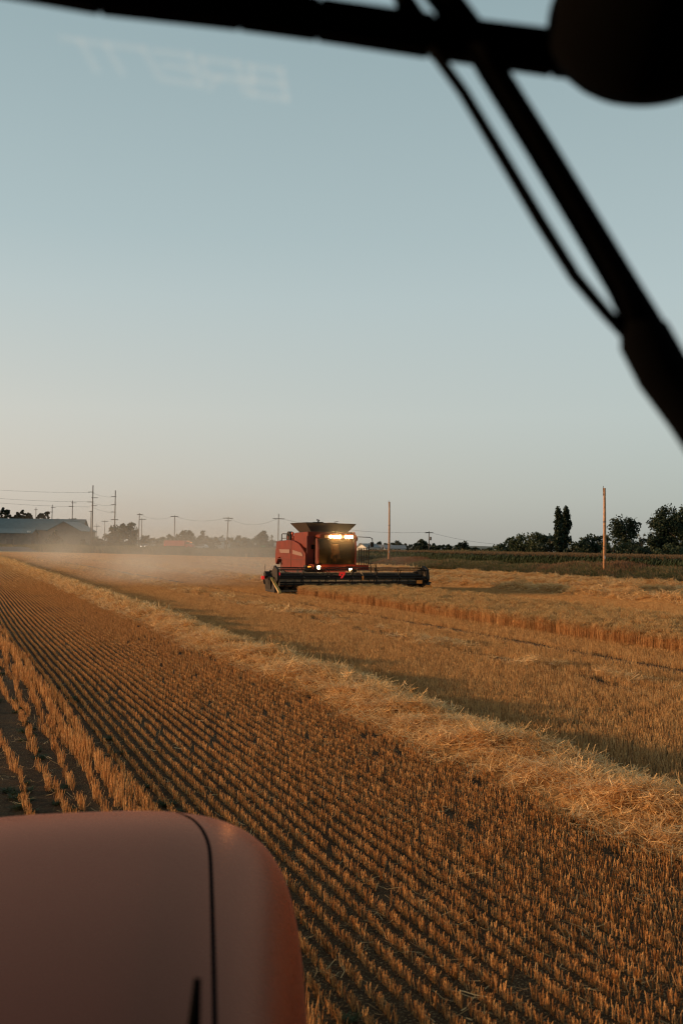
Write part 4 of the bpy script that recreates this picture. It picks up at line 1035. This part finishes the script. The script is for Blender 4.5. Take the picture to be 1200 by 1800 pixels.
# wheels
def big_wheel(x, y, r, w, lugs):
    t_ = MB(); t_.cyl('x', (y, r), r*.94, x-w/2, x+w/2, 32)
    for k in range(lugs):
        a = 2*math.pi*k/lugs; cy_, cz_ = y + r*.96*math.cos(a), r + r*.96*math.sin(a); dy, dz = -math.sin(a)*.05, math.cos(a)*.05; ny_, nz_ = math.cos(a)*.05, math.sin(a)*.05
        s = 1 if k % 2 else -1; x0, x1 = (x, x+w/2) if s > 0 else (x-w/2, x)
        t_.hexa([(x0, cy_-dy-ny_, cz_-dz-nz_), (x1, cy_-dy-ny_, cz_-dz-nz_), (x1, cy_+dy-ny_, cz_+dz-nz_), (x0, cy_+dy-ny_, cz_+dz-nz_), (x0, cy_-dy+ny_, cz_-dz+nz_), (x1, cy_-dy+ny_, cz_-dz+nz_), (x1, cy_+dy+ny_, cz_+dz+nz_), (x0, cy_+dy+ny_, cz_+dz+nz_)])
    wh = t_.build('wheel', M['rubber'], C)
    r2 = MB(); r2.cyl('x', (y, r), r*.5, x-w/2-.02, x+w/2+.02, 24); r2.build('rim', M['red_dark'], wh)
for x_ in (-1.35, 1.35): big_wheel(x_, 3.7, .92, .72, 36); big_wheel(x_*.95, 8.15, .62, .42, 28)
b = MB(); b.box(-1.2, 1.2, 3.5, 3.9, .7, 1.1); b.tube([(-1.2, 8.15, .62), (1.2, 8.15, .62)], .12, 8); b.build('axle', M['black'], C)
b = MB(); b.hexa([(-.55, .75, .35), (.75, .75, .35), (.75, 3.0, 1.0), (-.55, 3.0, 1.0), (-.55, .75, 1.0), (.75, .75, 1.0), (.75, 3.0, 1.5), (-.55, 3.0, 1.5)]); b.build('feeder_house', M['red_dark'], C)
# header
HW = 4.85
b = MB(); b.box(-HW, HW, .70, .80, .22, 1.18); b.box(-HW, HW, .62, .95, 1.14, 1.24); b.build('header_back', M['tan'], C)
b = MB(); b.hexa([(-HW, -.62, .14), (HW, -.62, .14), (HW, .75, .16), (-HW, .75, .16), (-HW, -.62, .18), (HW, -.62, .18), (HW, .75, .26), (-HW, .75, .26)]); b.build('header_floor', M['tan'], C)
b = MB()
for i in range(110): x_ = -HW + .05 + i*(2*HW-.1)/109; b.add([(x_-.03, -.62, .16), (x_+.03, -.62, .16), (x_, -.74, .16), (x_, -.62, .19)], [(0, 1, 2), (0, 2, 3), (1, 3, 2)])
b.build('cutter_bar', M['black'], C)
b = MB(); b.cyl('x', (.28, .58), .20, -HW+.1, HW-.1, 16); au = b.build('auger_tube', M['tan'], C, smooth=False)
V, Fc = [], []
nn = 420
for s_ in (-1, 1):
    b0 = len(V)
    for i in range(nn):
        f_ = i/(nn-1); x_ = s_*(HW - .15 - f_*(HW - .7)); a = f_*8*2*math.pi*s_
        V += [(x_, .28 + .2*math.cos(a), .58 + .2*math.sin(a)), (x_, .28 + .34*math.cos(a), .58 + .34*math.sin(a))]
    for i in range(nn-1): Fc.append((b0+2*i, b0+2*i+1, b0+2*i+3, b0+2*i+2))
b = MB(); b.add(V, Fc); b.build('auger_flight', M['black'], au, fix=False)
# reel
RY, RZ, RR = -.55, 1.06, .50
rp = [(-4.55, 'left'), (4.55, 'right')]
b = MB(); b.cyl('x', (RY, RZ), .085, -4.6, 4.6, 12); b.build('reel_tube', M['black'], C)
ang = [math.radians(a) for a in (72, 12, -48, -108, -168, 132)]
for a in ang:
    by, bz = RY + RR*math.cos(a), RZ + RR*math.sin(a)
    b = MB(); b.tube([(-4.6, by, bz), (4.6, by, bz)], .042, 6)
    for i in range(62):
        x_ = -4.5 + i*9/61; b.tube([(x_, by, bz), (x_, by + .05, bz - .22)], .005, 3, cap=False)
    b.build('reel_bat', M['black'], C, fix=False)
for x_ in (-4.6, -3.05, -1.55, 0.0, 1.55, 3.05, 4.6):
    b = MB()
    for a in ang: b.tube([(x_, RY, RZ), (x_, RY + RR*math.cos(a), RZ + RR*math.sin(a))], .03, 5)
    if abs(x_) > 4:
        e_ = .02 if x_ > 0 else -.02
        b.prism([(RY + RR*1.06*math.cos(a), RZ + RR*1.06*math.sin(a)) for a in ang[::-1]][::-1] if False else [(RY + RR*1.04*math.cos(math.radians(q)), RZ + RR*1.04*math.sin(math.radians(q))) for q in (72, 12, -48, -108, -168, 132)], 'x', min(x_+e_, x_+3*e_), max(x_+e_, x_+3*e_))
    b.build('reel_spider', M['black'], C)
for s_ in (-1, 1):
    b = MB(); b.tube([(s_*4.72, .85, 1.25), (s_*4.72, -.1, 1.36), (s_*4.72, -.62, 1.08)], .05, 6); b.tube([(s_*4.72, .8, .95), (s_*4.72, -.2, 1.2)], .03, 6); b.build('reel_arm', M['black'], C)
    x0, x1 = (s_*4.80, s_*4.88) if s_ > 0 else (s_*4.88, s_*4.80)
    b = MB(); b.prism([(.9, .15), (.9, 1.22), (.45, 1.28), (-.35, .95), (-.9, .40), (-.95, .12)], 'x', x0, x1); b.build('end_sheet', M['black'], C)
for x0, x1 in ((-4.78, -4.66), (4.68, 4.86)):                 # hexagonal shields over the reel ends
    b = MB(); b.prism([(RY + .60*math.cos(math.radians(q)), RZ + .02 + .60*math.sin(math.radians(q))) for q in (80, 20, -40, -100, -160, 140)], 'x', x0, x1); b.build('reel_end_shield', M['black'], C)
# picture-left divider: yellow blade and clutter
b = MB(); b.hexa([(-5.05, -.75, .85), (-4.9, -.75, .85), (-4.72, -1.55, .08), (-4.86, -1.62, .08), (-5.05, -.6, 1.0), (-4.9, -.6, 1.0), (-4.66, -1.5, .20), (-4.86, -1.6, .22)]); b.build('divider', M['yellow'], C)
b = MB(); b.hexa([(-4.92, -.3, .3), (-4.80, -.3, .3), (-4.80, .8, .3), (-4.92, .8, .3), (-5.05, -.5, 1.0), (-4.86, -.5, 1.0), (-4.86, .7, 1.15), (-5.05, .7, 1.15)]); b.cyl('x', (.3, 1.1), .22, -5.12, -4.9, 12)
b.tube([(-5.35, -.1, .95), (-5.0, .1, 1.1), (-4.75, .3, 1.35)], .06, 6); b.tube([(-5.2, 0, .6), (-5.3, 0, 1.05)], .05, 6); b.build('header_drive', M['black'], C)
b = MB(); b.tube([(-5.12, .2, 1.0), (-5.12, .2, 1.72)], .014, 5); b.build('marker_rod', M['black'], C)
b = MB(); b.box(-5.42, -5.26, -.16, -.04, .86, 1.06); b.build('red_marker', M['redlens'], C)
b = MB(); b.box(-4.66, -4.60, -1.02, -.98, .5, 1.45); b.build('depth_rod', M['tan'], C)
b = MB(); b.box(-4.67, -4.59, -1.04, -1.021, 1.12, 1.28); b.build('red_marker', M['redlens'], C)
# picture-right divider
b = MB(); b.hexa([(4.62, -.72, .55), (5.0, -.72, .55), (4.98, -1.5, .08), (4.80, -1.5, .08), (4.62, -.62, .80), (5.0, -.62, .80), (4.98, -1.45, .18), (4.80, -1.45, .18)]); b.build('divider', M['black'], C)
b = MB(); b.hexa([(4.56, -1.57, .22), (4.98, -1.57, .20), (4.98, -1.54, .20), (4.56, -1.54, .22), (4.34, -1.57, .56), (4.74, -1.57, .54), (4.74, -1.54, .54), (4.34, -1.54, .56)]); b.build('reflector_panel', M['orange'], C)
b = MB(); b.box(4.05, 4.42, -.99, -.97, .62, .82); b.build('reflector_panel', M['orange'], C)
b = MB(); b.box(4.92, 4.98, -.8, -.78, 1.0, 1.14); b.build('reflector', M['orange'], C)
b = MB(); b.tube([(4.9, 0, .75), (5.45, -.1, .62)], .06, 6); b.tube([(4.9, -.4, .3), (5.2, -.8, .12)], .05, 6); b.build('hitch_arm', M['black'], C)
b = MB(); b.tube([(5.7, -.9, .0), (5.7, -.9, .42)], .014, 5); b.build('side_marker_rod', M['black'], C)
# red number plate on the reel centre, given a faint glow though no lamp; hoses
b = MB()
b.box(-.98, -.62, -1.09, -1.06, 1.20, 1.30); b.hexa([(-.92, -1.09, .94), (-.80, -1.09, .94), (-.80, -1.06, .94), (-.92, -1.06, .94), (-.74, -1.09, 1.20), (-.62, -1.09, 1.20), (-.62, -1.06, 1.20), (-.74, -1.06, 1.20)])
b.box(-.98, -.88, -1.09, -1.06, 1.08, 1.20); b.build('red_plate', mat('red_plate', (.8, .02, .015), .35, emit=(1, .02, .01), estr=.25), C)
b = MB(); b.tube([(.42, -.3, 1.5), (.50, -.6, 1.3), (.50, -1.05, 1.18), (.56, -1.1, 1.0)], .025, 6); b.build('hose', M['tan'], C)
b = MB(); b.box(.46, .54, -1.12, -1.08, .84, 1.06); b.build('amber_marker', M['orange'], C)

# light thrown by the combine's lit lamps
for (x_, y_, z_, e_) in ((-.1, 1.85, 3.40, 130), (.8, 1.85, 3.39, 60), (-1.12, 1.98, 1.50, 35), (.98, 1.98, 1.38, 25)):
    ld = bpy.data.lights.new('lamp_beam', 'POINT'); ld.energy = e_*1.0; ld.color = (1, .60, .22); ld.shadow_soft_size = .08
    lo_ = bpy.data.objects.new('lamp_beam', ld); COL.objects.link(lo_); lo_.parent = C; lo_.location = (x_, y_, z_)

# ------------------------------------------------------------------ dust plume behind the combine
def dust():
    m = bpy.data.materials.new('dust'); m.use_nodes = True; t = m.node_tree
    for n in list(t.nodes): t.nodes.remove(n)
    out = t.nodes.new('ShaderNodeOutputMaterial'); pv = t.nodes.new('ShaderNodeVolumePrincipled')
    pv.inputs['Color'].default_value = (.76, .75, .70, 1); pv.inputs['Anisotropy'].default_value = .2
    tc = t.nodes.new('ShaderNodeTexCoord'); sx = t.nodes.new('ShaderNodeSeparateXYZ'); t.links.new(tc.outputs['Generated'], sx.inputs[0])
    mp = t.nodes.new('ShaderNodeMapping'); mp.inputs['Scale'].default_value = (.10, .045, .17); t.links.new(tc.outputs['Object'], mp.inputs[0])
    nz = t.nodes.new('ShaderNodeTexNoise'); nz.inputs['Scale'].default_value = 1; nz.inputs['Detail'].default_value = 3; t.links.new(mp.outputs[0], nz.inputs['Vector'])
    def ramp(src, pts):
        r = t.nodes.new('ShaderNodeValToRGB'); e = r.color_ramp.elements
        while len(e) < len(pts): e.new(.5)
        for i, (p_, v_) in enumerate(pts): e[i].position = p_; e[i].color = (v_, v_, v_, 1)
        t.links.new(src, r.inputs[0]); return r.outputs[0]
    fx = ramp(sx.outputs[0], [(0, 0), (.22, .7), (.55, 1), (.85, .7), (1, 0)])
    fy = ramp(sx.outputs[1], [(0, 0), (.015, 1), (.13, 1), (.26, .38), (.5, .14), (.8, .09), (1, 0)])
    fz = ramp(sx.outputs[2], [(0, 1), (.22, .75), (.55, .24), (1, 0)])
    fn = ramp(nz.outputs['Fac'], [(.40, .06), (.62, 1)])
    def mul(a, b_):
        q = t.nodes.new('ShaderNodeMath'); q.operation = 'MULTIPLY'
        t.links.new(a, q.inputs[0])
        if isinstance(b_, float): q.inputs[1].default_value = b_
        else: t.links.new(b_, q.inputs[1])
        return q.outputs[0]
    t.links.new(mul(mul(mul(mul(fx, fy), fz), fn), DUST), pv.inputs['Density'])
    t.links.new(pv.outputs[0], out.inputs['Volume'])
    b = MB(); b.box(-13, 11, 0, 250, 0, 9); o = b.build('dust_cloud', m)
    p = UV(COMB_U + 6, COMB_V - 1); o.location = (p[0], p[1], .0); o.rotation_euler = (0, 0, A + R_(1.5))
    tag(o, 'pale dust plume drifting left behind the combine', 'dust', kind='stuff')
DUST = .05
hz = bpy.data.materials.new('lamp_glow_dust'); hz.use_nodes = True; t = hz.node_tree  # local ball of dust added round the lamps to carry their bloom
for n in list(t.nodes): t.nodes.remove(n)
o_ = t.nodes.new('ShaderNodeOutputMaterial'); pv = t.nodes.new('ShaderNodeVolumePrincipled'); pv.inputs['Density'].default_value = .0; pv.inputs['Color'].default_value = (.9, .8, .68, 1); pv.inputs['Anisotropy'].default_value = .3
tc_ = t.nodes.new('ShaderNodeTexCoord'); mp_ = t.nodes.new('ShaderNodeMapping'); mp_.inputs['Scale'].default_value = (1/2.3, 1/2.3, 1/1.9); gr_ = t.nodes.new('ShaderNodeTexGradient'); gr_.gradient_type = 'QUADRATIC_SPHERE'
ml_ = t.nodes.new('ShaderNodeMath'); ml_.operation = 'MULTIPLY'; ml_.inputs[1].default_value = .075
t.links.new(tc_.outputs['Object'], mp_.inputs[0]); t.links.new(mp_.outputs[0], gr_.inputs[0]); t.links.new(gr_.outputs['Fac'], ml_.inputs[0]); t.links.new(ml_.outputs[0], pv.inputs['Density'])
t.links.new(pv.outputs[0], o_.inputs['Volume'])
b = MB(); b.sphere((0, 0, 0), 2.4, 24, 16, sz=.85); o = b.build('lamp_glow_dust', hz); p = UV(COMB_U + 1.9, COMB_V + .25); o.location = (p[0], p[1], 3.35)
tag(o, 'ball of thin dust added for the glow round the combine lamps', 'dust', kind='stuff')
dust()

# ------------------------------------------------------------------ the tractor the photograph is taken from
TA = R_(11.5)
T = empty('tractor', (0, 0, 0), TA); tag(T, 'red tractor seen from its cab: bonnet, dark roof edge and wiper', 'tractor')
TI = Matrix.Rotation(-TA, 4, 'Z')
def hood_material():
    m = bpy.data.materials.new('bonnet_paint'); m.use_nodes = True; t = m.node_tree; p = t.nodes['Principled BSDF']
    tc = t.nodes.new('ShaderNodeTexCoord'); nz = t.nodes.new('ShaderNodeTexNoise'); nz.inputs['Scale'].default_value = 2.2; nz.inputs['Detail'].default_value = 5; t.links.new(tc.outputs['Object'], nz.inputs['Vector'])
    r = t.nodes.new('ShaderNodeValToRGB'); r.color_ramp.elements[0].color = (.036, .007, .005, 1); r.color_ramp.elements[1].color = (.052, .011, .008, 1); t.links.new(nz.outputs['Fac'], r.inputs[0])
    t.links.new(r.outputs[0], p.inputs['Base Color']); p.inputs['Roughness'].default_value = .6; p.inputs['Specular IOR Level'].default_value = .0
    # tinted gloss over the paint: warm horizon light put into the reflection colour
    gl = t.nodes.new('ShaderNodeBsdfGlossy'); gl.inputs['Color'].default_value = (.78, .38, .27, 1); gl.inputs['Roughness'].default_value = .26
    fr = t.nodes.new('ShaderNodeFresnel'); fr.inputs['IOR'].default_value = 1.47; ms = t.nodes.new('ShaderNodeMixShader'); out = t.nodes['Material Output']
    n2 = t.nodes.new('ShaderNodeTexNoise'); n2.inputs['Scale'].default_value = 45; n2.inputs['Detail'].default_value = 4; t.links.new(tc.outputs['Object'], n2.inputs['Vector'])
    mr = t.nodes.new('ShaderNodeMapRange'); mr.inputs[3].default_value = .22; mr.inputs[4].default_value = .34; t.links.new(n2.outputs['Fac'], mr.inputs[0]); t.links.new(mr.outputs[0], gl.inputs['Roughness'])
    t.links.new(fr.outputs[0], ms.inputs[0]); t.links.new(p.outputs[0], ms.inputs[1]); t.links.new(gl.outputs[0], ms.inputs[2]); t.links.new(ms.outputs[0], out.inputs['Surface'])
    return m
M['hood'] = hood_material(); M['gap'] = mat('panel_gap', (.012, .004, .003), .95, spec=.03)
def hood_pt(s, y):                                           # s from -1 (left sill) to 1 (right sill), y along
    e = max(0.0, (y - 3.05) / .85)                           # nose rounds off
    nose = 1 - e**2.6 * .30
    hw = .68 * (1 - .05*e**2) + .135*(y - 2.7)
    top = 1.86 + .01*(3 - y) - .06*e**3.2
    a = s * math.pi/2
    # superellipse cross-section
    n_ = 3.5
    ca, sa = math.cos(a), math.sin(a)
    x = hw * math.copysign(abs(sa)**(2/n_), sa); z = top - .62 + .62*abs(ca)**(2/n_) 
    if abs(s) > 1: z = top - .62 - (abs(s)-1)*1.2
    z -= .02*(x/hw)**2
    return (x - .20 + (.0 if x < 0 else .0), y, z)
b = MB(); ys = [1.3 + 2.55*(i/40) for i in range(38)] ; ys += [3.72 + .18*math.sin(math.pi/2*i/6) for i in range(1, 7)]
ss = [-1.5, -1.25] + [(-1 + 2*i/48) for i in range(49)] + [1.25, 1.5]
Vh = [hood_pt(s, y) for y in ys for s in ss]; m_ = len(ss)
# closing nose
yn = ys[-1]; base_ring = [hood_pt(s, yn) for s in ss]
for k, (sh, dy) in enumerate(((.965, .03), (.90, .05), (.75, .065), (.4, .07), (.0, .07))):
    for (x, y, z) in base_ring: Vh.append((x*sh, yn + dy, 1.35 + (z - 1.35)*sh))
nr = len(ys) + 5
b.add(Vh, [(i*m_+j, i*m_+j+1, (i+1)*m_+j+1, (i+1)*m_+j) for i in range(nr-1) for j in range(m_-1)])
b.build('bonnet', M['hood'], T, smooth=True)
hood = [o for o in T.children if o.name.startswith('bonnet')][0] if T.children else None
# panel gap along the right shoulder, curving inwards over the nose
b = MB(); sp = []
for i in range(40):
    y = 1.4 + 2.47*i/39; s = .288 - .024*(y - 2) - .20*max(0, y-3.2)**2
    x, yy, z = hood_pt(s, min(y, 3.88)); sp.append((x, yy, z + .0015))
for i in range(len(sp)-1):
    pass
V2 = []; 
for (x, y, z) in sp: V2 += [(x - .006, y, z + .001), (x + .006, y, z - .001)]
b.add(V2, [(2*i, 2*i+1, 2*i+3, 2*i+2) for i in range(len(sp)-1)]); b.build('bonnet_seam', M['gap'], hood, fix=False)
# black mirror stub rising in front of the screen
q0 = TI @ at(338, 1840, 1.55); q1 = TI @ at(347, 1720, 1.6)
b = MB(); b.tube([q0, q1], [.012, .006], 8); b.build('washer_jet', M['black_soft'], T, smooth=True)
# cab front: roof edge, wiper rods and blade carrier, lamp housing, clean pane with a reflection painted on as lettering
DG = 1.10
def tl(px, py, d=DG): return TI @ at(px, py, d)
b = MB()
def bar(pts, d, w, thick=.03):                               # beam of rectangular section through photo points
    P_ = [tl(x, y, d) for x, y in pts]
    for i in range(len(P_)-1):
        a, c = P_[i], P_[i+1]; t_ = (c-a).normalized(); f_ = (TI @ Vector((0, 1, 0))).normalized(); n_ = t_.cross(f_).normalized()
        h0, h1 = w[i]/F*d/2, w[i+1]/F*d/2
        yield [tuple(v) for v in (a - n_*h0, a + n_*h0, a + n_*h0 + f_*thick, a - n_*h0 + f_*thick, c - n_*h1, c + n_*h1, c + n_*h1 + f_*thick, c - n_*h1 + f_*thick)]
for h_ in bar([(-60, -62), (170, -22), (420, 4), (560, 22), (760, 52), (980, 82), (1300, 120)], DG, [58, 58, 62, 64, 66, 72, 74]): b.hexa(h_)
b.build('roof_edge', M['black_soft'], T, bevel=.004)
b = MB(); b.tube([tl(700, -30), tl(712, 5), tl(735, 38)], [.012, .012, .012], 8); b.tube([tl(760, -30), tl(790, 10), tl(835, 70)], [.019]*3, 8); b.build('wiper_pivot', M['black_soft'], T, smooth=True)
b = MB(); b.tube([tl(758, 85), tl(814, 162), tl(880, 272), tl(950, 390), tl(1010, 486), tl(1064, 550), tl(1112, 600)], [.0068, .0070, .0076, .0080, .0078, .0074, .008], 8); b.build('wiper_rod', M['black_soft'], T, smooth=True)
b = MB(); b.tube([tl(835, 70), tl(862, 120), tl(950, 262), tl(1030, 395), tl(1092, 500), tl(1140, 590)], [.0160, .0160, .0165, .0170, .0180, .022], 10); b.build('wiper_arm', M['black_soft'], T, smooth=True)
b = MB(); b.tube([tl(1108, 560), tl(1130, 590), tl(1165, 655), tl(1215, 725), tl(1290, 840)], [.014, .0290, .0300, .0290, .029], 10); b.tube([tl(1135, 562), tl(1150, 575), tl(1185, 630)], [.010, .013, .012], 8); b.build('wiper_blade', M['black_soft'], T, smooth=True)
b = MB(); c_ = tl(1152, 34, 1.05); r_ = 192/F*1.05; b.sphere(c_, r_, 32, 18, sz=.70); b.build('roof_lamp_housing', M['black_soft'], T, smooth=True)
# pane
pane_mat = bpy.data.materials.new('clear_pane'); pane_mat.use_nodes = True; t = pane_mat.node_tree
for n in list(t.nodes): t.nodes.remove(n)
o_ = t.nodes.new('ShaderNodeOutputMaterial'); a_ = t.nodes.new('ShaderNodeBsdfTransparent'); t.links.new(a_.outputs[0], o_.inputs[0])
b = MB(); DP = DG + .05
b.add([tl(-330, -60, DP), tl(1560, -40, DP), tl(1560, 1990, DP), tl(-330, 1990, DP)], [(0, 1, 2, 3)]); pane = b.build('windscreen_pane', pane_mat, T, fix=False)
# mirrored lettering B R E N T: a reflection painted as strokes on a 4 x 5 grid per letter, drawn right to left
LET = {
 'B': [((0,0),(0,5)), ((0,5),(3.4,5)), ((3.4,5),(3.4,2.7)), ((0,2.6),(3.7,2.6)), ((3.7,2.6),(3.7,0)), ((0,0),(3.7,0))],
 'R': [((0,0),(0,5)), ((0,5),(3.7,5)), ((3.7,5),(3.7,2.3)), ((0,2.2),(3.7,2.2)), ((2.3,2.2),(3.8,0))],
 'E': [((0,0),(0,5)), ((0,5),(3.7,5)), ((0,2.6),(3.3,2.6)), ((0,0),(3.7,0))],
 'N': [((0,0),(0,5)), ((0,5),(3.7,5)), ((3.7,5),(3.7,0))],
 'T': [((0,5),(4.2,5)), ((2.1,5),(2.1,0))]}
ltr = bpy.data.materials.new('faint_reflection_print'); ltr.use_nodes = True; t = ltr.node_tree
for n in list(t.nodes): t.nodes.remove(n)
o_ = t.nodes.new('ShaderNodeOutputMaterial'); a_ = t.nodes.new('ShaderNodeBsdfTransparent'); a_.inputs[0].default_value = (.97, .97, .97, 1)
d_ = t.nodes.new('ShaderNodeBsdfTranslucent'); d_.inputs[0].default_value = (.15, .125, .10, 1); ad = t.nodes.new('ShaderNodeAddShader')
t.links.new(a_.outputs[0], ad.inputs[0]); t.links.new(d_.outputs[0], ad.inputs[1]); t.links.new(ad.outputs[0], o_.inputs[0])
# corners of the word in the photograph: B at the right (bigger), T at the left
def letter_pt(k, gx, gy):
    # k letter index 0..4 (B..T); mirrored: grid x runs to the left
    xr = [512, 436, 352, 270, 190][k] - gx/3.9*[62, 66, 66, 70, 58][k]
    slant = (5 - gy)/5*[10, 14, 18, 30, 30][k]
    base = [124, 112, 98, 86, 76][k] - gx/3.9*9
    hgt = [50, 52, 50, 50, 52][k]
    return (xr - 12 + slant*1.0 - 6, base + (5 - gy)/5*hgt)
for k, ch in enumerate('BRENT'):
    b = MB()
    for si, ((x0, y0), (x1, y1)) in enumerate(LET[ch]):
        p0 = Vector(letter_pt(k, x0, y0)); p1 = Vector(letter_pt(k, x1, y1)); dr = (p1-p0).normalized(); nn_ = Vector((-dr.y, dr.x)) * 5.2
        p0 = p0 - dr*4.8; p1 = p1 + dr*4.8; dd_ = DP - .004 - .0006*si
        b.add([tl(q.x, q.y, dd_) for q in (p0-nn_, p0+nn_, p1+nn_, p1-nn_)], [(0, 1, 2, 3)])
    b.build('painted_reflection', ltr, pane, fix=False)  # each letter is a painted piece of the mirrored word
# cab shell round the driver: roof, rear wall, pillars, console (outside the picture, it keeps the sky off the bonnet's rear)
b = MB(); b.box(-.85, .85, -1.0, 1.10, 3.50, 3.62); b.build('cab_roof', M['black_soft'], T)
b = MB(); b.box(-.85, .85, -1.05, -.98, 1.3, 3.5); b.build('rear_wall', M['black_soft'], T)
for sx in (-.84, .84):
    b = MB(); b.tube([(sx, 1.08, 1.3), (sx, 1.08, 3.5)], .04, 8); b.build('pillar', M['black_soft'], T)
    b = MB(); b.box(min(sx, sx*1.03), max(sx, sx*1.03), -.98, 1.04, 1.3, 2.1); b.build('side_panel', M['red_dark'], T)
b = MB(); b.box(-.8, .8, .8, 1.15, 1.3, 2.05); b.build('console', M['black_soft'], T)
print('done', len(bpy.data.objects))
